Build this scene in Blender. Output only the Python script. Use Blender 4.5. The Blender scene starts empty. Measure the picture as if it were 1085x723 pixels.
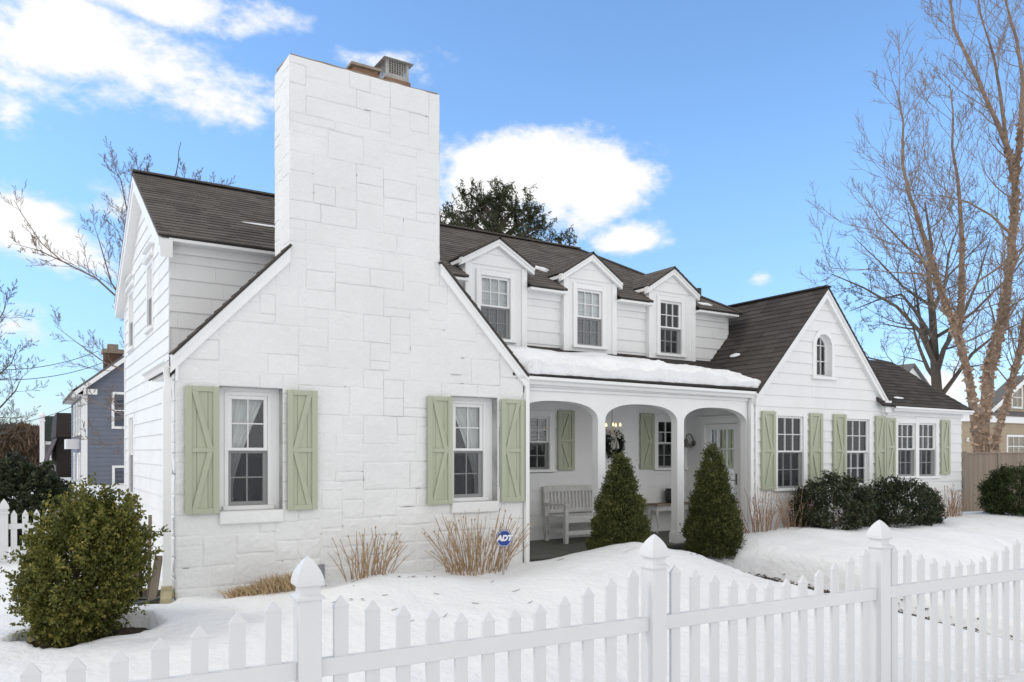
import bpy, bmesh, math, random
import numpy as np
from mathutils import Vector

random.seed(7)
SC = bpy.context.scene
COL = SC.collection
rad = math.radians

# ------------------------------------------------------------------ survey: the camera is a level shift lens
CAM_H = 1.65
FX, FY = 0.5344, 0.8453           # view axis
RX, RY = 0.8453, -0.5344          # right of the view axis
FPX, CX, HY = 827.0, 542.5, 479.0  # focal length, centre, horizon in photo pixels

def ray(px):
    u = (px - CX) / FPX
    return FX + RX * u, FY + RY * u

def atY(px, py, Y):
    """point of the plane y=Y seen at a photo pixel: (x, z)"""
    dx, dy = ray(px)
    t = Y / dy
    return dx * t, CAM_H + (HY - py) / FPX * t

def atX(px, py, X):
    dx, dy = ray(px)
    t = X / dx
    return dy * t, CAM_H + (HY - py) / FPX * t

def atT(px, py, t):
    dx, dy = ray(px)
    return (dx * t, dy * t, CAM_H + (HY - py) / FPX * t)

# ------------------------------------------------------------------ materials
MATS = {}

class NT:
    def __init__(s, mat):
        s.t = mat.node_tree
        s.n = s.t.nodes
        s.bsdf = s.n.get('Principled BSDF')
        s.out = s.n.get('Material Output')
    def new(s, typ, **kw):
        nd = s.n.new(typ)
        for k, v in kw.items():
            if k.startswith('i_'):
                key = k[2:]
                key = int(key) if key.isdigit() else key.replace('_', ' ')
                nd.inputs[key].default_value = v
            else:
                setattr(nd, k, v)
        return nd
    def link(s, a, b):
        s.t.links.new(a, b)

def rgba(c):
    return (c[0], c[1], c[2], 1.0)

def base_mat(name, color, rough=.6, spec=.3):
    m = bpy.data.materials.new(name)
    m.use_nodes = True
    q = NT(m)
    q.bsdf.inputs['Base Color'].default_value = rgba(color)
    q.bsdf.inputs['Roughness'].default_value = rough
    q.bsdf.inputs['Specular IOR Level'].default_value = spec
    MATS[name] = m
    return m, q

def noisy(name, c1, c2, scale=3., rough=.6, spec=.3, bump=.0, bscale=60., detail=6., dist=.004, stretch=None, rnd=0.0, rndc=None):
    """two colours mixed by noise, fine bump; optional per-piece variation read from the 'rnd' face attribute"""
    m, q = base_mat(name, c1, rough, spec)
    tc = q.new('ShaderNodeTexCoord')
    co = tc.outputs['Object']
    if stretch:
        mp = q.new('ShaderNodeMapping')
        mp.inputs['Scale'].default_value = stretch
        q.link(co, mp.inputs['Vector'])
        co = mp.outputs['Vector']
    nz = q.new('ShaderNodeTexNoise')
    nz.inputs['Scale'].default_value = scale
    nz.inputs['Detail'].default_value = detail
    nz.inputs['Roughness'].default_value = .62
    q.link(co, nz.inputs['Vector'])
    rp = q.new('ShaderNodeMapRange')
    rp.inputs['From Min'].default_value = .3
    rp.inputs['From Max'].default_value = .7
    q.link(nz.outputs['Fac'], rp.inputs['Value'])
    mx = q.new('ShaderNodeMix', data_type='RGBA')
    mx.inputs[6].default_value = rgba(c1)
    mx.inputs[7].default_value = rgba(c2)
    q.link(rp.outputs[0], mx.inputs[0])
    outc = mx.outputs[2]
    if rnd > 0:
        at = q.new('ShaderNodeAttribute', attribute_name='rnd')
        m2 = q.new('ShaderNodeMix', data_type='RGBA')
        m2.inputs[7].default_value = rgba(rndc if rndc else c2)
        ml = q.new('ShaderNodeMath', operation='MULTIPLY')
        ml.inputs[1].default_value = rnd
        q.link(at.outputs['Fac'], ml.inputs[0])
        q.link(ml.outputs[0], m2.inputs[0])
        q.link(outc, m2.inputs[6])
        outc = m2.outputs[2]
    q.link(outc, q.bsdf.inputs['Base Color'])
    if bump > 0:
        n2 = q.new('ShaderNodeTexNoise')
        n2.inputs['Scale'].default_value = bscale
        n2.inputs['Detail'].default_value = 5.
        q.link(co, n2.inputs['Vector'])
        bp = q.new('ShaderNodeBump')
        bp.inputs['Strength'].default_value = bump
        bp.inputs['Distance'].default_value = dist
        q.link(n2.outputs['Fac'], bp.inputs['Height'])
        q.link(bp.outputs[0], q.bsdf.inputs['Normal'])
    return m

def foliage(name, c1, c2, c3, rough=.55, trans=.25):
    """leaf colour varies leaf by leaf (attribute rnd)"""
    m, q = base_mat(name, c1, rough, .2)
    at = q.new('ShaderNodeAttribute', attribute_name='rnd')
    cr = q.new('ShaderNodeValToRGB')
    e = cr.color_ramp.elements
    e[0].position = 0.; e[0].color = rgba(c1)
    e[1].position = 1.; e[1].color = rgba(c3)
    k = e.new(.55); k.color = rgba(c2)
    q.link(at.outputs['Fac'], cr.inputs[0])
    q.link(cr.outputs[0], q.bsdf.inputs['Base Color'])
    if trans > 0:
        tr = q.new('ShaderNodeBsdfTranslucent')
        q.link(cr.outputs[0], tr.inputs['Color'])
        ms = q.new('ShaderNodeMixShader')
        ms.inputs[0].default_value = trans
        q.link(q.bsdf.outputs[0], ms.inputs[1])
        q.link(tr.outputs[0], ms.inputs[2])
        q.link(ms.outputs[0], q.out.inputs['Surface'])
    return m

noisy('white_siding', (.83, .83, .825), (.77, .77, .76), 2.2, .55, .3, .25, 40., stretch=(1, 1, .35), rnd=.35, rndc=(.75, .75, .745))
noisy('white_stone', (.81, .81, .80), (.745, .745, .735), 1.6, .72, .2, .8, 22., dist=.014, rnd=.30, rndc=(.74, .74, .73))
noisy('painted_joint', (.60, .60, .59), (.30, .30, .295), 2.6, .85, .1, .6, 50., dist=.01, detail=9.)
noisy('mortar_gap', (.24, .235, .23), (.40, .395, .39), 9., .95, .05)
noisy('white_trim', (.84, .84, .83), (.80, .80, .79), 3., .45, .35, .08, 50.)
noisy('vinyl', (.70, .70, .705), (.66, .66, .665), 1.2, .40, .4, .03, 30., rnd=.45, rndc=(.60, .60, .605))
noisy('sage_paint', (.435, .458, .345), (.40, .425, .315), 5., .5, .3, .12, 60., stretch=(1, 1, .2))
noisy('roof_shingle', (.125, .110, .098), (.088, .078, .070), 5., .9, .15, .9, 170., dist=.006, rnd=.55, rndc=(.195, .172, .152))
noisy('dark_shingle', (.060, .053, .049), (.045, .040, .037), 5., .9, .15, .9, 170., dist=.006, rnd=.45, rndc=(.115, .102, .093))
noisy('drip_edge', (.03, .028, .027), (.05, .045, .04), 9., .7, .3)
noisy('snow', (.81, .812, .82), (.77, .775, .785), 1.6, .7, .2, .8, 11., dist=.03)
noisy('roof_snow', (.86, .865, .875), (.80, .805, .815), 3., .65, .25, .7, 14., dist=.04)
noisy('soil', (.045, .034, .026), (.09, .07, .05), 9., .95, .1, .8, 60., dist=.03)
noisy('wet_path', (.07, .065, .06), (.12, .105, .09), 5., .6, .4, .6, 40., dist=.01)
noisy('porch_boards', (.13, .132, .112), (.10, .10, .088), 6., .6, .3, .3, 50., stretch=(1, .1, 1))
noisy('weathered_white', (.66, .655, .64), (.52, .51, .49), 9., .7, .2, .3, 60.)
noisy('old_wood', (.30, .255, .20), (.2, .165, .13), 8., .8, .15, .4, 60., stretch=(1, 1, .15))
noisy('fence_wood', (.33, .27, .215), (.25, .2, .155), 6., .85, .12, .5, 70., stretch=(2, 2, .12), rnd=.6, rndc=(.215, .175, .14))
noisy('black_metal', (.02, .02, .021), (.03, .03, .03), 8., .45, .5, .1, 60.)
noisy('bronze_metal', (.16, .15, .135), (.11, .105, .095), 8., .45, .5, .1, 60.)
noisy('galvanised', (.42, .41, .39), (.3, .285, .26), 12., .5, .5, .1, 60.)
noisy('clay', (.30, .19, .125), (.22, .13, .09), 8., .85, .15, .4, 50.)
noisy('concrete_cap', (.36, .30, .24), (.25, .2, .16), 9., .9, .1, .6, 50.)
noisy('brick', (.14, .085, .065), (.10, .065, .052), 12., .85, .15, .4, 30.)
noisy('curtain_cloth', (.86, .85, .83), (.80, .79, .77), 4., .9, .1)
noisy('blind', (.30, .30, .29), (.25, .25, .245), 3., .7, .2)
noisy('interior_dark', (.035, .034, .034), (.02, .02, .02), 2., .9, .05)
noisy('muntin', (.74, .74, .73), (.70, .70, .69), 4., .45, .3)
noisy('blue_siding', (.175, .19, .235), (.15, .163, .205), 2., .65, .25, .15, 30.)
noisy('brown_paint', (.042, .034, .03), (.03, .025, .022), 3., .7, .2)
noisy('rust_roof', (.085, .055, .048), (.065, .042, .038), 4., .7, .2, .3, 30.)
noisy('green_slate', (.045, .06, .05), (.035, .047, .04), 4., .8, .2)
noisy('grey_shingle', (.17, .165, .16), (.125, .12, .118), 5., .9, .1)
noisy('beige_siding', (.42, .345, .245), (.37, .3, .21), 2., .65, .2)
noisy('hose_rubber', (.12, .13, .125), (.09, .1, .095), 8., .5, .4)
noisy('splash_plastic', (.47, .41, .26), (.38, .33, .2), 8., .6, .3)
noisy('twig_tan', (.44, .31, .19), (.33, .225, .135), 18., .8, .15)
noisy('twig_red', (.27, .165, .115), (.36, .24, .165), 14., .8, .15)
noisy('straw', (.56, .43, .26), (.43, .31, .175), 14., .85, .1)
noisy('bark_grey', (.13, .11, .092), (.085, .07, .06), 6., .9, .1, .8, 25., dist=.02, stretch=(1, 1, .25))
noisy('twig_brown', (.23, .18, .14), (.16, .125, .10), 6., .85, .1)
noisy('birch_bark', (.36, .265, .195), (.15, .105, .078), 5.5, .85, .12, .9, 16., dist=.03, stretch=(1, 1, 1.5))
noisy('birch_curl', (.46, .325, .23), (.27, .18, .125), 7., .8, .12, rnd=.6, rndc=(.62, .48, .36))
noisy('birch_twig', (.29, .22, .165), (.21, .155, .115), 4., .85, .1)
noisy('sign_blue', (.012, .045, .28), (.01, .035, .22), 4., .35, .5)
noisy('sign_white', (.8, .8, .82), (.76, .76, .78), 4., .4, .4)
noisy('cable', (.03, .03, .03), (.035, .035, .035), 4., .6, .3)
noisy('grey_plastic', (.27, .28, .29), (.23, .24, .25), 4., .6, .3)
noisy('ribbon', (.62, .58, .5), (.5, .46, .4), 6., .7, .2)
noisy('brown_bits', (.10, .06, .035), (.06, .038, .025), 9., .9, .1)
foliage('boxwood_leaf', (.048, .060, .013), (.14, .148, .034), (.32, .27, .07))
foliage('spruce_needle', (.036, .050, .016), (.10, .112, .035), (.19, .178, .062), trans=.15)
foliage('holly_leaf', (.017, .025, .012), (.042, .053, .026), (.09, .095, .05), .5, .12)
foliage('yew_leaf', (.014, .025, .007), (.034, .052, .014), (.075, .09, .024), .55, .15)
foliage('pine_needle', (.026, .035, .016), (.06, .07, .032), (.12, .115, .058), .55, .2)
foliage('wreath_green', (.012, .022, .012), (.03, .042, .022), (.06, .07, .04), .5, .1)
foliage('woods_twig', (.055, .038, .026), (.105, .072, .046), (.17, .115, .072), .9, .0)

def mk_glass():
    m = bpy.data.materials.new('window_glass'); m.use_nodes = True
    q = NT(m)
    q.n.remove(q.bsdf)
    tr = q.new('ShaderNodeBsdfTransparent'); tr.inputs[0].default_value = (.92, .935, .935, 1)
    gl = q.new('ShaderNodeBsdfGlossy'); gl.inputs['Roughness'].default_value = .015
    gl.inputs[0].default_value = (.9, .93, .95, 1)
    fr = q.new('ShaderNodeFresnel'); fr.inputs['IOR'].default_value = 1.5
    ms = q.new('ShaderNodeMixShader')
    q.link(fr.outputs[0], ms.inputs[0]); q.link(tr.outputs[0], ms.inputs[1]); q.link(gl.outputs[0], ms.inputs[2])
    q.link(ms.outputs[0], q.out.inputs['Surface'])
    MATS['window_glass'] = m
    m = bpy.data.materials.new('screen_mesh'); m.use_nodes = True
    q = NT(m)
    q.bsdf.inputs['Base Color'].default_value = (.05, .052, .055, 1)
    q.bsdf.inputs['Roughness'].default_value = .7
    tr = q.new('ShaderNodeBsdfTransparent')
    ms = q.new('ShaderNodeMixShader'); ms.inputs[0].default_value = .45
    q.link(tr.outputs[0], ms.inputs[1]); q.link(q.bsdf.outputs[0], ms.inputs[2])
    q.link(ms.outputs[0], q.out.inputs['Surface'])
    MATS['screen_mesh'] = m
    m, q = base_mat('bulb_glow', (1., .8, .5), .4)
    q.bsdf.inputs['Emission Color'].default_value = (1., .62, .25, 1)
    q.bsdf.inputs['Emission Strength'].default_value = 3.
mk_glass()

# ------------------------------------------------------------------ mesh builder
class Fr:
    """local frame: a along, b up, d outwards"""
    def __init__(s, o, u, v, n):
        s.o, s.u, s.v, s.n = map(np.array, (o, u, v, n))
        s.o = s.o.astype(float); s.u = s.u.astype(float); s.v = s.v.astype(float); s.n = s.n.astype(float)
    def __call__(s, a, b, d=0.):
        return tuple(s.o + s.u * a + s.v * b + s.n * d)

def front(Y):
    return Fr((0, Y, 0), (1, 0, 0), (0, 0, 1), (0, -1, 0))

def leftw(X):
    return Fr((X, 0, 0), (0, 1, 0), (0, 0, 1), (-1, 0, 0))

WORLD = Fr((0, 0, 0), (1, 0, 0), (0, 1, 0), (0, 0, 1))

def clip(poly, hp):
    """keep nx*a+nb*b<=c of a convex polygon"""
    nx, nb, c = hp
    out = []
    for i in range(len(poly)):
        p, q = poly[i], poly[(i + 1) % len(poly)]
        dp, dq = nx * p[0] + nb * p[1] - c, nx * q[0] + nb * q[1] - c
        if dp <= 0:
            out.append(p)
        if (dp < 0 < dq) or (dq < 0 < dp):
            k = dp / (dp - dq)
            out.append((p[0] + (q[0] - p[0]) * k, p[1] + (q[1] - p[1]) * k))
    return out

def minus(rect, holes):
    """rect a0,a1,b0,b1 minus rectangles -> list of rects"""
    rs = [rect]
    for h in holes:
        nxt = []
        for r in rs:
            if h[1] <= r[0] or h[0] >= r[1] or h[3] <= r[2] or h[2] >= r[3]:
                nxt.append(r); continue
            if h[0] > r[0]: nxt.append((r[0], h[0], r[2], r[3]))
            if h[1] < r[1]: nxt.append((h[1], r[1], r[2], r[3]))
            a0, a1 = max(r[0], h[0]), min(r[1], h[1])
            if h[2] > r[2]: nxt.append((a0, a1, r[2], h[2]))
            if h[3] < r[3]: nxt.append((a0, a1, h[3], r[3]))
        rs = nxt
    return rs

class MB:
    def __init__(s):
        s.v, s.f, s.c = [], [], []
    def face(s, pts, c=.0):
        i = len(s.v)
        s.v.extend(pts)
        s.f.append(tuple(range(i, i + len(pts))))
        s.c.append(c)
    def hexa(s, p, c=.0):
        """p: 8 points, bottom loop then top loop"""
        i = len(s.v)
        s.v.extend(p)
        for q in ((3, 2, 1, 0), (4, 5, 6, 7), (0, 1, 5, 4), (1, 2, 6, 5), (2, 3, 7, 6), (3, 0, 4, 7)):
            s.f.append(tuple(i + k for k in q)); s.c.append(c)
    def box(s, fr, a0, a1, b0, b1, d0, d1, c=.0):
        s.hexa([fr(a0, b0, d0), fr(a1, b0, d0), fr(a1, b1, d0), fr(a0, b1, d0),
                fr(a0, b0, d1), fr(a1, b0, d1), fr(a1, b1, d1), fr(a0, b1, d1)], c)
    def bbox(s, fr, a0, a1, b0, b1, d0, d1, bv=.004, c=.0):
        """box with a chamfered outer face"""
        if min(a1 - a0, b1 - b0, abs(d1 - d0)) < 2.5 * bv:
            return s.box(fr, a0, a1, b0, b1, d0, d1, c)
        sg = 1 if d1 > d0 else -1
        l0 = [fr(a0, b0, d0), fr(a1, b0, d0), fr(a1, b1, d0), fr(a0, b1, d0)]
        dm = d1 - sg * bv
        l1 = [fr(a0, b0, dm), fr(a1, b0, dm), fr(a1, b1, dm), fr(a0, b1, dm)]
        l2 = [fr(a0 + bv, b0 + bv, d1), fr(a1 - bv, b0 + bv, d1), fr(a1 - bv, b1 - bv, d1), fr(a0 + bv, b1 - bv, d1)]
        i = len(s.v); s.v.extend(l0 + l1 + l2)
        s.f.append((i + 3, i + 2, i + 1, i)); s.f.append((i + 8, i + 9, i + 10, i + 11)); s.c += [c, c]
        for L in (0, 4):
            for k in range(4):
                k2 = (k + 1) % 4
                s.f.append((i + L + k, i + L + k2, i + L + 4 + k2, i + L + 4 + k)); s.c.append(c)
    def prism(s, fr, poly, d0, d1, c=.0):
        """d0/d1 numbers or functions of (a,b)"""
        n = len(poly)
        if n < 3: return
        g0 = d0 if callable(d0) else (lambda a, b: d0)
        g1 = d1 if callable(d1) else (lambda a, b: d1)
        i = len(s.v)
        s.v.extend([fr(a, b, g0(a, b)) for a, b in poly])
        s.v.extend([fr(a, b, g1(a, b)) for a, b in poly])
        s.f.append(tuple(i + n - 1 - k for k in range(n))); s.c.append(c)
        s.f.append(tuple(i + n + k for k in range(n))); s.c.append(c)
        for k in range(n):
            k2 = (k + 1) % n
            s.f.append((i + k, i + k2, i + n + k2, i + n + k)); s.c.append(c)
    def bar(s, p, q, w, h=None, up=(0, 0, 1), c=.0):
        """square bar from p to q, w wide, h high"""
        h = h or w
        p, q = Vector(p), Vector(q)
        d = (q - p).normalized()
        u = Vector(up)
        if abs(d.dot(u)) > .98: u = Vector((0, 1, 0))
        sd = d.cross(u).normalized(); u = sd.cross(d).normalized()
        L = []
        for e in (p, q):
            for a, b in ((-1, -1), (1, -1), (1, 1), (-1, 1)):
                L.append(tuple(e + sd * (a * w / 2) + u * (b * h / 2)))
        s.hexa(L, c)
    def tube(s, pts, radii, n=8, cap=True, c=.0):
        P = [Vector(p) for p in pts]
        m = len(P)
        if isinstance(radii, (int, float)): radii = [radii] * m
        i0 = len(s.v)
        prev = None
        for k in range(m):
            d = (P[min(k + 1, m - 1)] - P[max(k - 1, 0)])
            if d.length < 1e-9: d = Vector((0, 0, 1))
            d.normalize()
            if prev is None:
                a = Vector((1, 0, 0)) if abs(d.x) < .8 else Vector((0, 1, 0))
                u = d.cross(a).normalized()
            else:
                u = prev - d * prev.dot(d)
                if u.length < 1e-6: u = d.orthogonal()
                u.normalize()
            prev = u
            w = d.cross(u)
            r = radii[k]
            for j in range(n):
                t = 2 * math.pi * j / n
                s.v.append(tuple(P[k] + u * (r * math.cos(t)) + w * (r * math.sin(t))))
        for k in range(m - 1):
            for j in range(n):
                j2 = (j + 1) % n
                s.f.append((i0 + k * n + j, i0 + k * n + j2, i0 + (k + 1) * n + j2, i0 + (k + 1) * n + j)); s.c.append(c)
        if cap:
            s.f.append(tuple(i0 + j for j in reversed(range(n)))); s.c.append(c)
            s.f.append(tuple(i0 + (m - 1) * n + j for j in range(n))); s.c.append(c)
    def lathe(s, o, prof, n=24, rot=0., c=.0, sx=1., sy=1.):
        """prof: list of (radius, z)"""
        i0 = len(s.v); m = len(prof)
        for r, z in prof:
            for j in range(n):
                t = 2 * math.pi * j / n + rot
                s.v.append((o[0] + sx * r * math.cos(t), o[1] + sy * r * math.sin(t), o[2] + z))
        for k in range(m - 1):
            for j in range(n):
                j2 = (j + 1) % n
                s.f.append((i0 + k * n + j, i0 + k * n + j2, i0 + (k + 1) * n + j2, i0 + (k + 1) * n + j)); s.c.append(c)
        s.f.append(tuple(i0 + j for j in reversed(range(n)))); s.c.append(c)
        s.f.append(tuple(i0 + (m - 1) * n + j for j in range(n))); s.c.append(c)
    def build(s, name, mat, parent=None, smooth=False, fix=False):
        off = ROOT_OFF.get(top_of(parent)) if parent else None
        me = bpy.data.meshes.new(name)
        V = np.array(s.v, dtype=float).reshape(-1, 3)
        if off is not None: V = V - np.array(off)
        me.from_pydata([tuple(x) for x in V], [], s.f)
        if any(s.c):
            at = me.attributes.new('rnd', 'FLOAT', 'FACE')
            at.data.foreach_set('value', np.array(s.c, dtype=np.float32))
        if fix:
            bm = bmesh.new(); bm.from_mesh(me)
            bmesh.ops.remove_doubles(bm, verts=bm.verts, dist=1e-5)
            bmesh.ops.recalc_face_normals(bm, faces=bm.faces)
            bm.to_mesh(me); bm.free()
        if smooth:
            me.polygons.foreach_set('use_smooth', [True] * len(me.polygons))
        me.materials.append(MATS[mat] if isinstance(mat, str) else mat)
        o = bpy.data.objects.new(name, me)
        COL.objects.link(o)
        if parent: o.parent = parent
        return o

ROOT_OFF = {}

def top_of(o):
    while o.parent: o = o.parent
    return o.name

def thing(name, label, cat, loc=(0, 0, 0), group=None):
    o = bpy.data.objects.new(name, None)
    o.empty_display_size = .2
    COL.objects.link(o)
    o.location = loc
    ROOT_OFF[o.name] = loc
    o['label'] = label; o['category'] = cat
    if group: o['group'] = group
    return o

def tag(o, label, cat, group=None):
    o['label'] = label; o['category'] = cat
    if group: o['group'] = group
    return o

def kind(o, k, label=None):
    o['kind'] = k
    if label: o['label'] = label
    return o

def recentre(o, loc):
    """give a one-mesh thing its origin at its base"""
    o.data.transform(__import__('mathutils').Matrix.Translation(-Vector(loc)))
    o.location = loc
    return o

def leaves(name, P, size, mat, parent=None, aspect=.5, rnd=None, rng=None, axis=None, spread=1., shape='diamond'):
    """many small leaf faces, one mesh. axis: preferred direction per leaf (N,3)"""
    rng = rng or np.random.default_rng(1)
    P = np.asarray(P, float); N = len(P)
    off = ROOT_OFF.get(top_of(parent)) if parent else None
    if off is not None: P = P - np.array(off)
    d = rng.normal(size=(N, 3)) * spread
    if axis is not None: d = d + axis
    d /= np.linalg.norm(d, axis=1)[:, None] + 1e-9
    r = rng.normal(size=(N, 3))
    w = np.cross(d, r); w /= np.linalg.norm(w, axis=1)[:, None] + 1e-9
    s = np.asarray(size) * np.ones(N)
    s = (s * rng.uniform(.7, 1.3, N))[:, None]
    a = P - d * s * .5; b = P + w * s * aspect * .5 - d * s * .05; c = P + d * s * .5; e = P - w * s * aspect * .5 - d * s * .05
    V = np.stack([a, b, c, e], 1).reshape(-1, 3)
    me = bpy.data.meshes.new(name)
    me.vertices.add(4 * N); me.loops.add(4 * N); me.polygons.add(N)
    me.vertices.foreach_set('co', V.ravel())
    me.loops.foreach_set('vertex_index', np.arange(4 * N, dtype=np.int32))
    me.polygons.foreach_set('loop_start', np.arange(0, 4 * N, 4, dtype=np.int32))
    me.polygons.foreach_set('loop_total', np.full(N, 4, dtype=np.int32))
    at = me.attributes.new('rnd', 'FLOAT', 'FACE')
    at.data.foreach_set('value', (rng.random(N) if rnd is None else np.asarray(rnd)).astype(np.float32))
    me.update(calc_edges=True)
    me.materials.append(MATS[mat])
    o = bpy.data.objects.new(name, me)
    COL.objects.link(o)
    if parent: o.parent = parent
    return o

def wob(x, s=0.):
    return .5 * math.sin(1.7 * x + s) + .3 * math.sin(4.1 * x + 1.3 * s + 1) + .2 * math.sin(9.3 * x + 2 * s)
# ------------------------------------------------------------------ the house
rng = random.Random(11)
HOUSE = thing('house', 'white cottage with stone gable and broad chimney, sage green shutters and arched porch', 'house', (1.7, 11.15, 0))

def courses(mb, fr, a0, a1, b0, b1, expo, thick, holes=(), clips=(), wmin=.5, wmax=1.1, gap=.0015, r=rng, jag=0.):
    """overlapping courses of shingles or clapboards: real wedges, butt joints between pieces"""
    k = 0
    b = b0
    while b < b1 - 1e-4:
        bt = min(b + expo, b1)
        a = a0 - r.uniform(0, wmax * .8)
        while a < a1:
            w = r.uniform(wmin, wmax)
            p0, p1 = max(a, a0), min(a + w - gap, a1)
            a += w
            if p1 - p0 < .004: continue
            c = r.random()
            th = thick * r.uniform(.85, 1.15)
            lo = b - (r.uniform(0, jag) if jag else 0)
            for (x0, x1, y0, y1) in minus((p0, p1, lo, bt), holes):
                poly = [(x0, y0), (x1, y0), (x1, y1), (x0, y1)]
                for hp in clips:
                    poly = clip(poly, hp)
                    if len(poly) < 3: break
                if len(poly) < 3: continue
                bb = b
                mb.prism(fr, poly, -.004, lambda A, B: .003 + th * (1 - (B - bb) / expo), c)
        b = bt
        k += 1

def sheet(mb, fr, a0, a1, b0, b1, holes=(), clips=(), d0=-.12, d1=0., c=0.):
    for (x0, x1, y0, y1) in minus((a0, a1, b0, b1), holes):
        poly = [(x0, y0), (x1, y0), (x1, y1), (x0, y1)]
        for hp in clips:
            poly = clip(poly, hp)
            if len(poly) < 3: break
        if len(poly) >= 3: mb.prism(fr, poly, d0, d1, c)

def sash_mesh(fr, a0, a1, b0, b1, d, cols, rows, st=.045, mu=.016, th=.035):
    m = MB()
    m.bbox(fr, a0, a1, b0, b0 + st, d - th, d)
    m.bbox(fr, a0, a1, b1 - st, b1, d - th, d)
    m.bbox(fr, a0, a0 + st, b0 + st, b1 - st, d - th, d)
    m.bbox(fr, a1 - st, a1, b0 + st, b1 - st, d - th, d)
    g = MB()
    for i in range(1, cols):
        x = a0 + st + (a1 - a0 - 2 * st) * i / cols
        g.box(fr, x - mu / 2, x + mu / 2, b0 + st, b1 - st, d - th * .8, d - .006)
    for i in range(1, rows):
        y = b0 + st + (b1 - b0 - 2 * st) * i / rows
        xs = [a0 + st] + [a0 + st + (a1 - a0 - 2 * st) * k / cols for k in range(1, cols)] + [a1 - st]
        for k in range(len(xs) - 1):
            l = xs[k] + (mu / 2 if k else 0); r_ = xs[k + 1] - (mu / 2 if k < len(xs) - 2 else 0)
            g.box(fr, l, r_, y - mu / 2, y + mu / 2, d - th * .8, d - .006)
    return m, g

def drape(fr, a0, a1, b0, b1, d, side=-1, tie=.5, full=.25, waves=4):
    """a curtain swept to one side: wavy sheet"""
    m = MB(); nu, nv = 28, 18
    i0 = len(m.v)
    for j in range(nv + 1):
        t = j / nv
        b = b1 - (b1 - b0) * t
        k = full + (1 - full) * max(0., (1 - t / tie)) ** 1.3 if tie else 1.
        wd = (a1 - a0) * k
        for i in range(nu + 1):
            s = i / nu
            a = (a0 + wd * s) if side < 0 else (a1 - wd * s)
            m.v.append(fr(a, b, d + .018 * math.sin(s * waves * 6.28 + .5 * t)))
    for j in range(nv):
        for i in range(nu):
            p = i0 + j * (nu + 1) + i
            m.f.append((p, p + 1, p + nu + 2, p + nu + 1)); m.c.append(0)
    return m

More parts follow.
